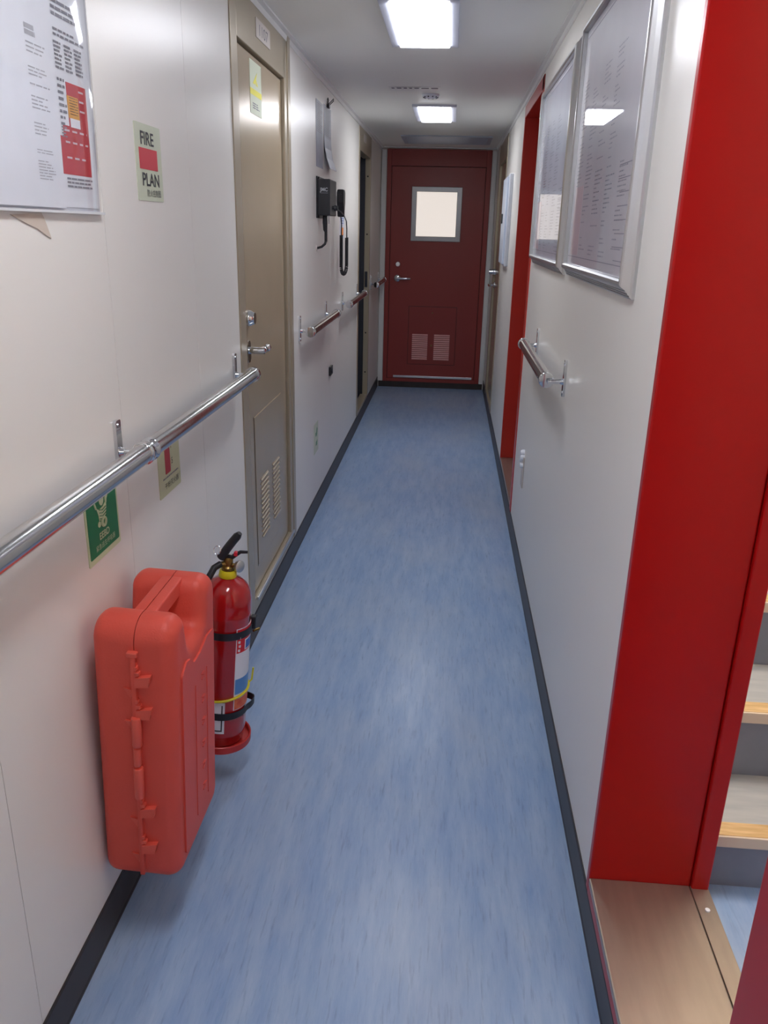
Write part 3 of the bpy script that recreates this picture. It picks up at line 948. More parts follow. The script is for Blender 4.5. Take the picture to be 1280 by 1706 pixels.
mb.build('wire_loop', BLACK, cl, True)

# ------------------------------------------------------------------ radio set on the left wall
ry0, ry1, rz0, rz1, rd = 4.052, 4.27, 1.478, 1.640, 0.066
rd_t = thing('wall_radio', 'black radio box on the left wall with cable below', 'radio', (-A, ry0, rz0))
MB().box(-A + 0.006, -A + rd, ry0, ry1, rz0, rz1, 0.004, 3).build('housing', BLACK, rd_t)
mb = MB()
mb.box(-A, -A + 0.006, ry0 - 0.004, ry1 + 0.004, rz0 - 0.012, rz1 + 0.012, 0.001)
for z in (rz0 - 0.006, rz1 + 0.006):
    mb.cyl((-A + 0.005, ry0 + 0.02, z), (-A + 0.012, ry0 + 0.02, z), 0.005, seg=10)
mb.build('mounting_plate', BLACK, rd_t)
mb = MB()
for k in range(5):
    mb.box(-A + 0.014, -A + rd - 0.006, ry0 - 0.0015, ry0 + 0.002, rz0 + 0.010 + k * 0.008, rz0 + 0.013 + k * 0.008)
mb.build('cooling_ribs', BLACKR, rd_t)
fr = lambda u, v, w=0.0: Vector((-A + 0.006 + u, ry0 - w, rz0 + v))
text('logo_lettering', 'JMC', 0.022, fr, 0.031, 0.108, 0.0006, mat('logo_silver', (176, 178, 184), 0.4, noise=0.05), rd_t, 0.95, bold=0.0006)
mb = MB(); plate(mb, fr, 0.012, 0.050, 0.099, 0.1015, 0.0, 0.0006)
mb.build('logo_underline', INKM, rd_t)
mb = MB()
mb.lathe([(0.013, 0), (0.013, 0.006), (0.011, 0.018), (0, 0.018)], (-A + rd, 4.20, 1.515), (1, 0, 0), 20)
mb.build('cord_socket', BLACK, rd_t, True)
MB().lathe([(0.008, 0), (0.007, 0.012), (0, 0.012)], (-A + rd, 4.13, 1.515), (1, 0, 0), 16).build('knob', BLACK, rd_t, True)
mb = MB()
mb.tube([(-A + 0.036, 4.09, rz0 + 0.005), (-A + 0.036, 4.09, rz0 - 0.03), (-A + 0.037, 4.09, rz0 - 0.065), (-A + 0.040, 4.09, rz0 - 0.075), (-A + 0.040, 4.09, rz0 - 0.118)],
        [0.0105, 0.012, 0.010, 0.0072, 0.0072], 14)
mb.tube([(-A + 0.040, 4.09, rz0 - 0.116), (-A + 0.036, 4.085, rz0 - 0.130), (-A + 0.022, 4.07, rz0 - 0.143), (-A, 4.05, rz0 - 0.150)], 0.0058, 10)
mb.build('power_cable', BLACKR, rd_t, True)
MB().cyl((-A + 0.056, 4.08, rz0 + 0.004), (-A + 0.056, 4.08, rz0 - 0.038), 0.003, seg=10).build('antenna_plug', CHROME, rd_t)
MB().lathe([(0.014, 0), (0.013, 0.003), (0.009, 0.004)], (-A, 4.05, rz0 - 0.150), (1, 0, 0), 20).build('cable_gland', PLATE, rd_t)

# fist microphone with coiled cord
my, mz = 4.70, 1.500
mt = thing('microphone', 'black fist microphone hanging beside the radio', 'microphone', (-A, my, mz))
mb = MB()
prof = [(-0.014, -0.02), (0.014, -0.02), (0.020, 0.030), (0.034, 0.055), (0.034, 0.105), (0.026, 0.122), (-0.026, 0.122), (-0.034, 0.105), (-0.034, 0.055), (-0.020, 0.030)]
prof = fillet(prof, [0.006] * 10, 3)
mb.prism(prof, lambda u, v: Vector((-A + 0.014, my + u, mz + v)), lambda u, v: Vector((-A + 0.052, my + u, mz + v)))
es = [e for e in mb.bm.edges if all(abs(v.co.x - (-A + 0.052)) < 1e-5 for v in e.verts) or all(abs(v.co.x - (-A + 0.014)) < 1e-5 for v in e.verts)]
bmesh.ops.bevel(mb.bm, geom=es, offset=0.008, segments=3, profile=0.5, affect='EDGES')
mb.build('body', BLACK, mt, True)
MB().box(-A, -A + 0.018, my - 0.012, my + 0.012, mz + 0.04, mz + 0.09, 0.003).build('hanger_clip', CHROME, mt)
MB().box(-A + 0.022, -A + 0.042, my - 0.041, my - 0.030, mz + 0.055, mz + 0.098, 0.003).build('talk_button', BLACK, mt)
mb = MB()
ya, yb = my - 0.035, my + 0.16
xa, xb = -A + 0.040, -A + 0.046
mb.tube([(-A + 0.033, my - 0.004, mz - 0.018), (xa, ya + 0.01, mz - 0.06), (xa, ya, mz - 0.115)], 0.0032, 8)
mb.tube([(-A + rd + 0.004, 4.20, 1.515), (-A + rd + 0.02, 4.30, 1.50), (-A + 0.06, 4.55, 1.497), (-A + 0.045, my + 0.03, mz - 0.01), (xb, yb - 0.02, mz - 0.04), (xb, yb, mz - 0.08), (xb, yb, mz - 0.13)], 0.0032, 8)
# coil
path = []
n = 60
for i in range(n + 1):
    s = i / n
    if s < 0.40: path.append(Vector((xa, ya, mz - 0.115 - 0.17 * s / 0.40)))
    elif s > 0.60: path.append(Vector((xb, yb, mz - 0.285 + 0.155 * (s - 0.60) / 0.40)))
    else:
        a = PI * (s - 0.40) / 0.20
        path.append(Vector((xa + (xb - xa) * (s - .4) / .2, (ya + yb) / 2 - (yb - ya) / 2 * math.cos(a), mz - 0.285 - 0.040 * math.sin(a))))
turns, R = 62, 0.0078
pts = []
N = turns * 8
prevn = Vector((1, 0, 0))
for k in range(N + 1):
    s = k / N * n
    i = min(int(s), n - 1); t_ = s - i
    c = path[i].lerp(path[i + 1], t_)
    tg = (path[min(i + 1, n)] - path[max(i - 1, 0)]).normalized()
    nn = (prevn - tg * prevn.dot(tg)).normalized(); bb = tg.cross(nn); prevn = nn
    ph = 2 * PI * turns * k / N
    pts.append(c + R * (math.cos(ph) * nn + math.sin(ph) * bb))
mb.tube(pts, 0.0031, 6)
mb.build('coiled_cord', BLACKR, mt, True)
f = onL(4.90, 1.365)
t = sign('instruction_label', 'narrow white label with orange mark behind the coiled cord', 'label', f, 0.20, 0.15, PAPER, 0.002)
MB().prism([(0.04, 0.015), (0.15, 0.015), (0.15, 0.06), (0.04, 0.06)], lambda u, v: f(u, v, 0.0015), lambda u, v: f(u, v, 0.002)).build('orange_mark', ORANGE, t)
mb = MB(); words(mb, f, 0.03, 0.17, 0.14, 0.075, 5, 0.0021, rng, 0.5, (0.02, 0.05), 0.006, 0.3)
mb.build('text_lines', BLUE, t)
# small black socket, small green sign
sk = thing('wall_socket', 'small black socket low on the left wall', 'socket', (-A, 4.50, 0.665))
MB().box(-A, -A + 0.012, 4.455, 4.545, 0.640, 0.690, 0.003).build('body', BLACK, sk)
MB().cyl((-A + 0.011, 4.50, 0.665), (-A + 0.016, 4.50, 0.665), 0.014, seg=20).build('plug_cover', DARKB, sk)
f = onL(3.935, 0.322)
t = sign('low_level_sign', 'small pale green sign low on the left wall', 'sign', f, 0.135, 0.155, SIGNL, 0.002)
mb = MB()
mb.prism([(0.05, 0.085), (0.085, 0.085), (0.105, 0.115), (0.09, 0.13), (0.07, 0.105), (0.045, 0.105)], lambda u, v: f(u, v, 0.0015), lambda u, v: f(u, v, 0.002))
mb.prism([(0.055, 0.035), (0.09, 0.035), (0.1, 0.06), (0.06, 0.055)], lambda u, v: f(u, v, 0.0015), lambda u, v: f(u, v, 0.002))
mb.build('symbol', GREEN, t)

# stickers on / above door 1
f = lambda u, v, w=0.0: Vector((XL + w, 2.795 + u, 1.765 + v))
t = thing('door_sticker', 'pale notice with a yellow band stuck on the beige door', 'sticker', f(0, 0, 0))
MB().prism(rrect(0, 0.160, 0, 0.155, 0.003), lambda u, v: f(u, v, 0), lambda u, v: f(u, v, 0.001)).build('panel', SIGNL, t)
mb = MB(); plate(mb, f, 0.0, 0.160, 0.056, 0.074, 0.001, 0.0014); 
mb.build('yellow_band', YELINK, t)
mb = MB()
f2 = f
mb.prism([(0.04, 0.090), (0.075, 0.090), (0.10, 0.128), (0.075, 0.112)], lambda u, v: f2(u, v, 0.001), lambda u, v: f2(u, v, 0.0014))
mb.prism([(0.085, 0.088), (0.112, 0.088), (0.085, 0.106)], lambda u, v: f2(u, v, 0.001), lambda u, v: f2(u, v, 0.0014))
mb.build('symbol', YELINK, t)
mb = MB(); words(mb, f, 0.03, 0.13, 0.034, 0.014, 3, 0.0014, rng, 0.5, (0.02, 0.05), 0.006, 0.3)
mb.build('text_lines', INKM, t)
f = lambda u, v, w=0.0: Vector((xf + w, 2.845 + u, 1.988 + v))
t = thing('number_plate', 'pale number plate above the beige left door', 'plate', f(0, 0, 0))
MB().prism(rrect(0, 0.205, 0, 0.055, 0.003), lambda u, v: f(u, v, 0), lambda u, v: f(u, v, 0.002)).build('panel', PLATE, t)
text('lettering', '1107', 0.046, f, 0.10, 0.011, 0.0024, INKM, t, 1.5)
f = lambda u, v, w=0.0: Vector((xf + w, 6.12 + u, 1.995 + v))
t = thing('number_plate', 'pale plate above the open left doorway', 'plate', f(0, 0, 0))
MB().prism(rrect(0, 0.16, 0, 0.05, 0.003), lambda u, v: f(u, v, 0), lambda u, v: f(u, v, 0.002)).build('panel', PLATE, t)

# ------------------------------------------------------------------ EEBD case
lean = math.radians(2.3)
cs = thing('eebd_case', 'orange-red moulded plastic carrying case hung on the left wall', 'case', (-A + 0.003, 1.262, 0.156))
cs.rotation_euler = (0, lean, 0)
W, Hh, D = 0.282, 0.588, 0.158
out = [(0, 0), (W, 0), (W, Hh), (0.200, Hh), (0.186, 0.496), (0.102, 0.496), (0.078, Hh), (0, Hh)]
rad = [0.036, 0.036, 0.044, 0.033, 0.026, 0.026, 0.033, 0.044]
outl = fillet(out, rad, 8)
def inset(poly, d):
    n = len(poly); res = []
    for i in range(n):
        p = Vector(poly[i]); a = Vector(poly[i - 1]); b = Vector(poly[(i + 1) % n])
        if (p - a).length < 1e-7: a = Vector(poly[i - 2])
        if (b - p).length < 1e-7: b = Vector(poly[(i + 2) % n])
        t1, t2 = (p - a).normalized(), (b - p).normalized()
        nn = (Vector((-t1.y, t1.x)) + Vector((-t2.y, t2.x))).normalized()
        k = 1.0 / max(0.6, nn.dot(Vector((-t1.y, t1.x))))
        res.append((p.x + nn.x * d * k, p.y + nn.y * d * k))
    return res
def shell(name, x_seam, x_out, rr, poly=None, m=CASE, seg=7, par=None):
    """half shell: wall from the seam, then a rounded rim, then a flat face"""
    poly = poly or outl
    sg = 1 if x_out > x_seam else -1
    mb = MB()
    rows = [(x_seam, 0.0)]
    for k in range(seg + 1):
        a = PI / 2 * k / seg
        rows.append((x_out - sg * rr * (1 - math.sin(a)), rr * (1 - math.cos(a))))
    prev = None
    for x, d in rows:
        ring = [mb.bm.verts.new((x, u, v)) for u, v in (inset(poly, d) if d else poly)]
        if prev:
            for i in range(len(ring)):
                j = (i + 1) % len(ring)
                mb.bm.faces.new((prev[i], prev[j], ring[j], ring[i]))
        else:
            mb.bm.faces.new(ring)
        prev = ring
    mb.bm.faces.new(prev)
    bmesh.ops.remove_doubles(mb.bm, verts=mb.bm.verts, dist=1e-6)
    return mb.build(name, m, par or cs, True, True, 35)
PX = 0.084
shell('back_shell', PX - 0.0008, 0.0, 0.026)
shell('front_shell', PX + 0.0008, D, 0.030)
mb = MB().prism(inset(outl, 0.003), lambda u, v: Vector((PX - 0.004, u, v)), lambda u, v: Vector((PX + 0.004, u, v)))
mb.build('seal', DKRED, cs, False, True)
# carrying handle across the notch
hp = fillet([(0.050, 0.545), (0.088, 0.556), (0.206, 0.556), (0.238, 0.545), (0.238, 0.5865), (0.050, 0.5865)], [0.004, 0.012, 0.012, 0.004, 0.006, 0.006], 4)
mb = MB()
for xa, xb in ((PX - 0.022, PX - 0.0008), (PX + 0.0008, PX + 0.022)):
    mb.prism(hp, lambda u, v: Vector((xa, u, v)), lambda u, v: Vector((xb, u, v)))
es = [e for e in mb.bm.edges if all(abs(v.co.x - (PX - 0.022)) < 1e-6 for v in e.verts) or all(abs(v.co.x - (PX + 0.022)) < 1e-6 for v in e.verts)]
bmesh.ops.bevel(mb.bm, geom=es, offset=0.0035, segments=3, profile=0.5, affect='EDGES', clamp_overlap=True)
mb.build('carry_handle', CASE, cs, True, True, 35)
# raised front panel following the notch
pp = fillet([(0.036, 0.045), (W - 0.036, 0.045), (W - 0.036, 0.462), (0.200, 0.468), (0.150, 0.456), (0.108, 0.456), (0.088, 0.476), (0.064, 0.482), (0.036, 0.466)],
            [0.006, 0.010, 0.008, 0.02, 0.02, 0.012, 0.010, 0.010, 0.008], 4)
mb = MB()
mb.prism(pp, lambda u, v: Vector((D - 0.004, u, v)), lambda u, v: Vector((D + 0.004, u, v)))
fp = mb.build('front_panel', CASE, cs, True, True, 35)
mb = MB()
for k in range(6):
    zc = 0.12 + k * 0.055
    for dy, dz in ((0, 0.006), (0, -0.006), (0.01, 0)):
        mb.box(D + 0.003, D + 0.0056, 0.155 + dy, 0.168 + dy, zc + dz - 0.0015, zc + dz + 0.0015)
mb.box(D + 0.003, D + 0.0055, 0.112, 0.1145, 0.08, 0.40)
mb.box(D + 0.003, D + 0.0055, 0.190, 0.1925, 0.08, 0.40)
mb.build('embossed_marks', CASE, fp, False, True)
# hinge along the near side
mb = MB()
mb.box(PX - 0.0055, PX + 0.0045, -0.009, 0.006, 0.022, 0.528, 0.002)
mb.build('hinge_rib', CASE, cs, True, True)
mb = MB()
mb.cyl((PX + 0.002, -0.009, 0.215), (PX + 0.002, -0.009, 0.285), 0.0095, seg=16, bev=0.002)
mb.cyl((PX + 0.001, -0.009, 0.289), (PX + 0.001, -0.009, 0.330), 0.0075, seg=16, bev=0.002)
mb.cyl((PX + 0.002, -0.009, 0.334), (PX + 0.002, -0.009, 0.398), 0.0095, seg=16, bev=0.002)
mb.build('hinge_barrel', CASE_L, cs, True, True)
for z in (0.482, 0.412, 0.186, 0.098):
    mb = MB()
    # wedge tab standing off to the front half
    mb.prism([(0.0, 0.0), (0.030, 0.006), (0.030, 0.004), (0.026, -0.016), (0.0, -0.020)],
             lambda p, q: Vector((PX + 0.002 + p, -0.011, z + q)), lambda p, q: Vector((PX + 0.002 + p, 0.004, z + q)))
    mb.box(PX + 0.002, PX + 0.011, -0.010, 0.004, z + 0.004, z + 0.012, 0.001)
    mb.box(PX + 0.002, PX + 0.007, -0.010, 0.004, z + 0.015, z + 0.023, 0.001)
    # small web on the back half
    mb.prism([(0.0, 0.0), (-0.018, 0.004), (-0.004, -0.018)],
             lambda p, q: Vector((PX - 0.004 + p, -0.004, z - 0.030 + q)), lambda p, q: Vector((PX - 0.004 + p, 0.004, z - 0.030 + q)))
    mb.build('hinge_tab', CASE_L, cs, False, True)
MB().box(PX - 0.012, PX + 0.008, -0.010, 0.004, 0.524, 0.534, 0.002).build('hinge_stop', CASE_L, cs, False, True)

# ------------------------------------------------------------------ fire extinguisher and its bracket
EB = Vector((-A + 0.090, 1.825, 0.116))       # foot of the axis
tilt = math.radians(4.6)
R0 = 0.0635
ex = thing('fire_extinguisher', 'red fire extinguisher with black lever behind the orange-red case', 'fire extinguisher', EB)
ex.rotation_euler = (0, tilt, 0)
zt = 0.408     # shoulder height
mb = MB()
mb.lathe([(0.045, 0.0), (0.058, 0.002), (0.060, 0.008), (0.060, 0.022), (R0 - 0.001, 0.026), (R0, 0.032), (R0, zt - 0.036), (R0 + 0.0006, zt - 0.034), (R0 + 0.0006, zt - 0.026), (R0, zt - 0.024),
          (R0, zt), (R0 * 0.985, zt + 0.014), (R0 * 0.92, zt + 0.030), (R0 * 0.80, zt + 0.044), (R0 * 0.60, zt + 0.056), (R0 * 0.36, zt + 0.063), (0.019, zt + 0.066), (0.019, zt + 0.070), (0, zt + 0.070)],
         (0, 0, 0), seg=56)
body = mb.build('cylinder', EXT, ex, True, True, 50)
zn = zt + 0.066
MB().lathe([(0.022, 0), (0.023, 0.002), (0.021, 0.016), (0.0195, 0.018), (0, 0.018)], (0, 0, zn), seg=28).build('neck_ring', YEL, ex, True, True)
mb = MB()
mb.lathe([(0.016, 0), (0.016, 0.008), (0.012, 0.012), (0.012, 0.030), (0.009, 0.034), (0, 0.034)], (0, 0, zn + 0.018), seg=24)
mb.cyl((0, 0, zn + 0.034), (-0.022, -0.016, zn + 0.034), 0.008, seg=16)
mb.cyl((0, 0, zn + 0.032), (0.026, 0.0, zn + 0.030), 0.006, seg=14)
mb.build('valve', BRASS, ex, True, True)
MB().lathe([(0.0145, 0), (0.0155, 0.002), (0.0155, 0.009), (0.013, 0.011), (0, 0.011)], (0.024, 0.002, zn + 0.030), (0.85, -0.5, 0.1), 24).build('pressure_gauge', SATIN, ex, True, True)
# upper lever: a channel-shaped grip rising outwards
def lev(name, p0, p1, w, h, m, taper=0.8):
    p0, p1 = Vector(p0), Vector(p1)
    d = (p1 - p0).normalized(); sd = Vector((0, 1, 0)); up = d.cross(sd).normalized()
    mb = MB()
    n = 8
    prev = None
    for k in range(n + 1):
        s = k / n
        c = p0.lerp(p1, s) + up * 0.0015 * math.sin(PI * s)
        ww = w * (1 - (1 - taper) * s) * (1 if k < n else 0.7); hh = h * (1 - (1 - taper) * s) * (1 if k < n else 0.6)
        ring = [mb.bm.verts.new(c + sd * (ww * math.cos(a)) + up * (hh * math.sin(a))) for a in [2 * PI * j / 14 for j in range(14)]]
        if prev:
            for j in range(14):
                mb.bm.faces.new((prev[j], prev[(j + 1) % 14], ring[(j + 1) % 14], ring[j]))
        else:
            mb.bm.faces.new(ring)
        prev = ring
    mb.bm.faces.new(list(reversed(prev)))
    return mb.build(name, m, ex, True, True)
lev('upper_lever', (-0.018, -0.004, zn + 0.050), (0.026, 0.0, zn + 0.120), 0.013, 0.0115, BLACK, 0.9)
mb = MB()
mb.tube([(-0.012, 0, zn + 0.050), (0.010, 0, zn + 0.054), (0.030, 0, zn + 0.070), (0.048, 0, zn + 0.072)], [0.007, 0.0065, 0.0045, 0.0035], 12)
mb.build('lower_grip', BLACK, ex, True, True)
mb = MB()
mb.tube([(-0.026 + 0.009 * math.cos(2 * PI * k / 20), -0.012 + 0.004 * math.sin(2 * PI * k / 20), zn + 0.072 + 0.010 * math.sin(2 * PI * k / 20)) for k in range(20)], 0.0011, 6, True)
mb.tube([(-0.018, -0.010, zn + 0.066), (0.012, -0.002, zn + 0.060)], 0.0012, 6)
mb.build('safety_pin', CHROME, ex, True, True)
mb = MB()
mb.box(0.014, 0.024, -0.006, 0.006, zn + 0.058, zn + 0.070, 0.002)
mb.build('safety_seal', SIGNR, ex, False, True)
mb = MB()
mb.tube([(-0.016, -0.012, zn + 0.036), (-0.028, -0.026, zn + 0.030), (-0.038, -0.046, zn + 0.006), (-0.042, -0.062, zn - 0.04), (-0.044, -0.0665, zn - 0.10), (-0.046, -0.066, zn - 0.24), (-0.046, -0.066, zn - 0.33)], 0.0085, 14)
mb.build('hose', BLACKR, ex, True, True)
# labels wrapped round the cylinder
def wrap(name, a0, a1, z0, z1, m, dr=0.0006, parent=None, n=18, skew=0.0):
    mb = MB()
    a0, a1 = math.radians(a0), math.radians(a1)
    lo, hi, lo2, hi2 = [], [], [], []
    for k in range(n + 1):
        a = a0 + (a1 - a0) * k / n
        dz = skew * k / n
        for lst, r, z in ((lo, R0, z0), (hi, R0, z1), (lo2, R0 + dr, z0), (hi2, R0 + dr, z1)):
            lst.append(mb.bm.verts.new((r * math.cos(a), r * math.sin(a), z + dz)))
    for k in range(n):
        mb.bm.faces.new((lo2[k], lo2[k + 1], hi2[k + 1], hi2[k]))
        mb.bm.faces.new((hi[k], hi2[k], hi2[k + 1], hi[k + 1]))
        mb.bm.faces.new((lo2[k], lo[k], lo[k + 1], lo2[k + 1]))
    mb.bm.faces.new((lo[0], lo2[0], hi2[0], hi[0])); mb.bm.faces.new((lo2[n], lo[n], hi[n], hi2[n]))
    return mb.build(name, m, ex if parent is None else parent, True, True)
wl = wrap('label', -50, 85, 0.112, 0.352, PAPER)
INKRED2 = mat('label_red', (206, 30, 40), 0.3, noise=0.04)
wrap('label_red_header', -48, 84, 0.282, 0.350, INKRED2, 0.0010, wl)
wrap('label_badge_ring', -25, 6, 0.286, 0.316, PAPER, 0.0014, wl)
wrap('label_badge', -22, 3, 0.289, 0.313, BLUE, 0.0018, wl)
wrap('label_blue_field', -48, 84, 0.160, 0.205, mat('label_light_blue', (84, 140, 206), 0.35, noise=0.1), 0.0010, wl)
wrap('label_red_footer', -48, 84, 0.114, 0.145, mat('label_orange_red', (200, 60, 40), 0.35, rgb2=(226, 120, 70), nscale=60), 0.0010, wl)
mb = MB()
for k in range(4):
    a = math.radians(-42 + 1.5 * (k % 2)); z = 0.290 + 0.012 * k
    c = Vector((R0 * math.cos(a), R0 * math.sin(a), z))
    mb.box(c.x - 0.0035, c.x + 0.003, c.y - 0.003, c.y + 0.003, c.z - 0.003, c.z + 0.003)
mb.build('label_characters', PAPER, wl, False, True)
w2 = wrap('inspection_label', -150, -70, 0.045, 0.140, PAPER)
wrap('inspection_border', -78, -75, 0.052, 0.132, INK, 0.0010, w2, 3)
wrap('inspection_border', -145, -78, 0.052, 0.056, INK, 0.0010, w2, 8)
# yellow tie
mb = MB()
mb.tube([((R0 + 0.003) * math.cos(2 * PI * k / 40), (R0 + 0.003) * math.sin(2 * PI * k / 40), 0.148 + 0.010 * math.cos(2 * PI * k / 40 - 0.4)) for k in range(40)], 0.0034, 8, True)
mb.tube([(R0 * 0.94, R0 * 0.40, 0.154), (R0 + 0.006, 0.030, 0.165), (R0 + 0.008, 0.032, 0.200)], 0.0026, 8)
mb.build('yellow_tie', YEL, ex, True, True)

br = thing('extinguisher_bracket', 'wall bracket with round red tray and black straps holding the extinguisher', 'bracket', EB)
br.rotation_euler = (0, tilt, 0)
mb = MB()
mb.lathe([(0.030, -0.014), (0.074, -0.013), (0.080, -0.008), (0.080, 0.010), (0.0775, 0.012), (0.075, 0.010), (0.074, -0.002), (0.0, -0.002)], (0, 0, 0), seg=48)
mb.build('tray', TRAY, br, True, True)
mb = MB()
# back plate follows the cylinder and reaches the wall at its foot and head
mb.prism([(-R0 - 0.008, -0.012), (-R0 - 0.001, -0.012), (-R0 - 0.001, 0.36), (-R0 - 0.008, 0.36)], lambda p, q: Vector((p, -0.02, q)), lambda p, q: Vector((p, 0.02, q)))
mb.box(-0.105, -R0 - 0.004, -0.015, 0.015, 0.25, 0.265)
mb.box(-0.090, -R0 - 0.004, -0.015, 0.015, 0.02, 0.035)
mb.build('back_plate', TRAY, br, False, True)
def strap(z, h, loop):
    mb = MB()
    n = 56
    rr = R0 + 0.0022
    ring = []
    for k in range(n):
        a = 2 * PI * k / n
        r = rr
        if loop:
            da = abs(((a - math.radians(30) + PI) % (2 * PI)) - PI)
            r = rr + 0.022 * max(0, 1 - da / 0.55)
        ring.append((r * math.cos(a), r * math.sin(a)))
    lo = [mb.bm.verts.new((x, y, z - h)) for x, y in ring]; hi = [mb.bm.verts.new((x, y, z + h)) for x, y in ring]
    k2 = lambda p: (p[0] * 1.025, p[1] * 1.025)
    lo2 = [mb.bm.verts.new((*k2(p), z - h)) for p in ring]; hi2 = [mb.bm.verts.new((*k2(p), z + h)) for p in ring]
    for k in range(n):
        j = (k + 1) % n
        mb.bm.faces.new((lo[k], hi[k], hi[j], lo[j])); mb.bm.faces.new((lo2[k], lo2[j], hi2[j], hi2[k]))
        mb.bm.faces.new((hi[k], hi2[k], hi2[j], hi[j])); mb.bm.faces.new((lo[k], lo[j], lo2[j], lo2[k]))
    return mb.build('strap', BLACK, br, True, True, 50)
s1 = strap(0.334, 0.010, False)
mb = MB()
a = math.radians(22)
c = Vector((math.cos(a) * (R0 + 0.007), math.sin(a) * (R0 + 0.007), 0.336))
mb.box(c.x - 0.006, c.x + 0.009, c.y - 0.010, c.y + 0.010, c.z - 0.013, c.z + 0.022, 0.003)
mb.build('buckle', BLACK, s1, False, True)
mb = MB()
mb.cyl(c + Vector((0.004, -0.008, -0.018)), c + Vector((0.016, 0.008, -0.018)), 0.0035, seg=10)
mb.build('buckle_pin', BRASS, s1, True, True)
strap(0.098, 0.010, True)

# ------------------------------------------------------------------ framed plans on the right wall
def framed(name, label, y_near, y_far, z0, z1, paper, seed, d=0.028, fw=0.036):
    t = thing(name, label, 'framed plan', (B, (y_near + y_far) / 2, z0), 'framed plans on the right wall')
    W_, H_ = y_far - y_near, z1 - z0
    # frame member profile (across, out): stepped and ribbed on the outer side
    prof = [(0, 0), (0, 0.006), (0.004, 0.010), (0.0052, 0.0075), (0.009, 0.0135), (0.0102, 0.011), (0.014, 0.0172), (0.0152, 0.0148), (0.022, d * 0.88), (0.026, d), (fw - 0.004, d), (fw, d * 0.86), (fw, 0)]
    corners = [(y_near, z0, 1, 1), (y_far, z0, -1, 1), (y_far, z1, -1, -1), (y_near, z1, 1, -1)]
    mb = MB()
    rings = []
    for (yy, zz, sy, sz) in corners:
        rings.append([mb.bm.verts.new((B - o, yy + sy * a, zz + sz * a)) for a, o in prof])
    n = len(prof)
    for i in range(4):
        p, q = rings[i], rings[(i + 1) % 4]
        for k in range(n - 1):
            mb.bm.faces.new((p[k], p[k + 1], q[k + 1], q[k]))
    mb.build('frame', SATIN, t)
    g = MB().box(B - d * 0.5, B - 0.001, y_near + fw - 0.004, y_far - fw + 0.004, z0 + fw - 0.004, z1 - fw + 0.004).build('sheet', paper, t)
    # drawing: pale plan lines, notes and a pinkish area
    rng = random.Random(seed)
    f = lambda u, v, w=0.0: Vector((B - d * 0.5 - 0.0004 - w, y_far - fw - u, z0 + fw + v))
    UW, VH = W_ - 2 * fw, H_ - 2 * fw
    mb = MB()
    for c in range(5):
        uu = UW * (0.06 + 0.18 * c)
        for k in range(46):
            if rng.random() < 0.25: continue
            v = VH * (0.06 + 0.016 * k)
            if c == 4 and k > 20: continue
            words(mb, f, uu, uu + UW * 0.12, v, v - VH * 0.012, 1, 0, rng, 0.4, (0.003, 0.012), 0.005, 0.7)
    for k in range(8):
        u0 = UW * rng.uniform(0.78, 0.84); v = VH * (0.05 + 0.045 * k)
        plate(mb, f, u0, UW * 0.97, v, v + 0.0018, 0, 0.0003)
    plate(mb, f, UW * 0.02, UW * 0.98, VH * 0.035, VH * 0.038, 0, 0.0003)
    plate(mb, f, UW * 0.02, UW * 0.98, VH * 0.965, VH * 0.968, 0, 0.0003)
    mb.build('drawing_lines', PINK2, t)
    mb = MB(); plate(mb, f, UW * 0.06, UW * 0.22, VH * 0.045, VH * 0.34, -0.0002, 0.0001)
    mb.build('tinted_area', PINK, t)
    return t
framed('framed_plan', 'large glazed plan in silver frame nearest the red doorway', 1.655, 2.600, 1.305, 1.985, POSTER, 3)
framed('framed_plan', 'large glazed plan in silver frame farther along the right wall', 2.690, 3.700, 1.300, 1.975, POSTER2, 8)

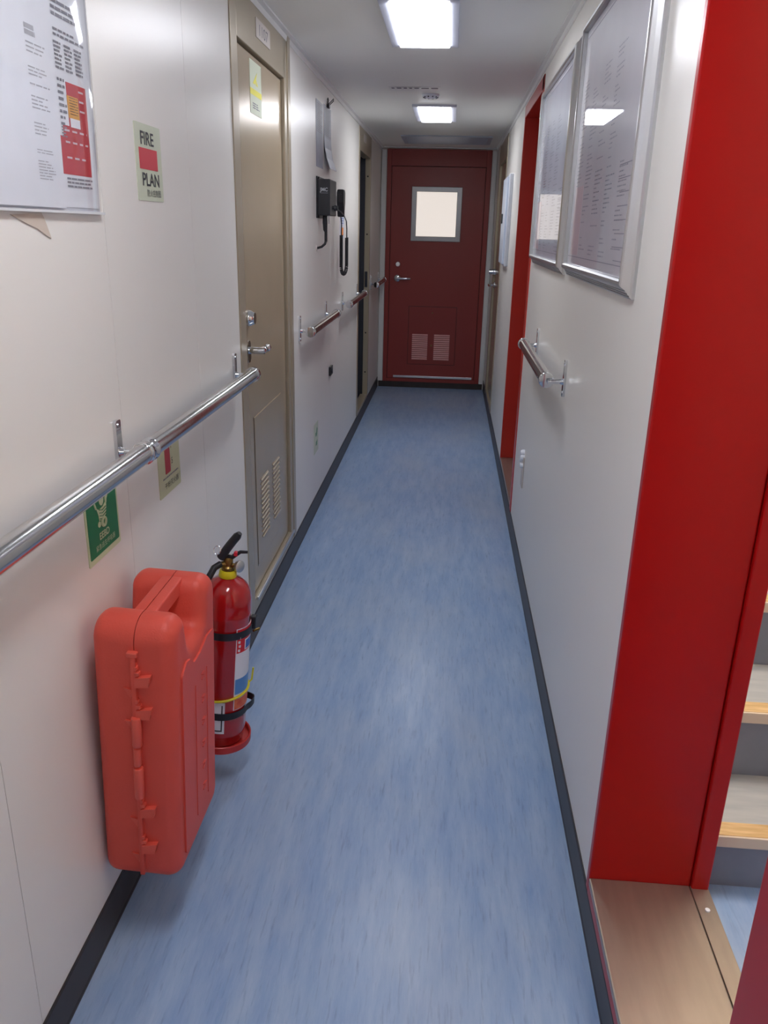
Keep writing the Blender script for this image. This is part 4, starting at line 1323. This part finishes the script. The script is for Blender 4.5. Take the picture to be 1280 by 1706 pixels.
# small white fitting low on the right wall, board by the far red doorway
t = thing('wall_fitting', 'small white plastic fitting low on the right wall', 'wall fitting', (B, 3.44, 0.44))
mb = MB()
mb.box(B - 0.006, B, 3.41, 3.47, 0.36, 0.50, 0.003)
mb.build('back_plate', PLATE, t)
mb = MB()
for dy, z in ((0.0, 0.515), (-0.01, 0.495), (0.012, 0.478), (-0.014, 0.462)):
    mb.lathe([(0.014, 0), (0.014, 0.010), (0.009, 0.018), (0, 0.019)], (B, 3.44 + dy, z), (-1, 0, 0), 16)
mb.build('knobs', PAPER, t, True)
nb = thing('notice_board', 'pale blue-white notice holder beside the far red doorway', 'notice holder', (B, 5.6, 1.2))
MB().box(B - 0.022, B, 5.42, 5.90, 1.215, 1.765, 0.003).build('backing', PAPERG, nb)
MB().box(B - 0.034, B - 0.022, 5.50, 5.89, 1.225, 1.750, 0.002).build('sheet_stack', mat('pale_blue_plastic', (206, 216, 230), 0.3, noise=0.02), nb)
MB().box(B - 0.042, B - 0.034, 5.72, 5.80, 1.475, 1.535, 0.002).build('black_label', BLACK, nb)

# ------------------------------------------------------------------ camera
cy, sy_ = math.cos(YAW), math.sin(YAW); cp, sp_ = math.cos(PITCH), math.sin(PITCH)
F = Vector((sy_ * cp, cy * cp, sp_)); r_ = Vector((cy, -sy_, 0)); u_ = r_.cross(F)
c_, s_ = math.cos(ROLL), math.sin(ROLL)
rt = c_ * r_ + s_ * u_; up = -s_ * r_ + c_ * u_
M = Matrix(((rt.x, up.x, -F.x, 0), (rt.y, up.y, -F.y, 0), (rt.z, up.z, -F.z, CAM_H), (0, 0, 0, 1)))
cam = bpy.data.cameras.new('camera')
cam.sensor_fit = 'VERTICAL'
cam.sensor_height = 36.0
cam.lens = FPX * 36.0 / 1706.0
cam.clip_start = 0.01
co = bpy.data.objects.new('camera', cam)
co.matrix_world = M
COL.objects.link(co)
S.camera = co

# ------------------------------------------------------------------ world and view
w = bpy.data.worlds.new('world')
w.use_nodes = True
w.node_tree.nodes['Background'].inputs['Color'].default_value = (0.5, 0.52, 0.55, 1)
w.node_tree.nodes['Background'].inputs['Strength'].default_value = 0.05
S.world = w
S.cycles.max_bounces = 14
S.cycles.diffuse_bounces = 8
S.cycles.glossy_bounces = 5
S.view_settings.view_transform = 'Standard'
S.view_settings.look = 'None'
S.view_settings.gamma = 1.0
S.view_settings.use_curve_mapping = False
S.view_settings.exposure = 1.15
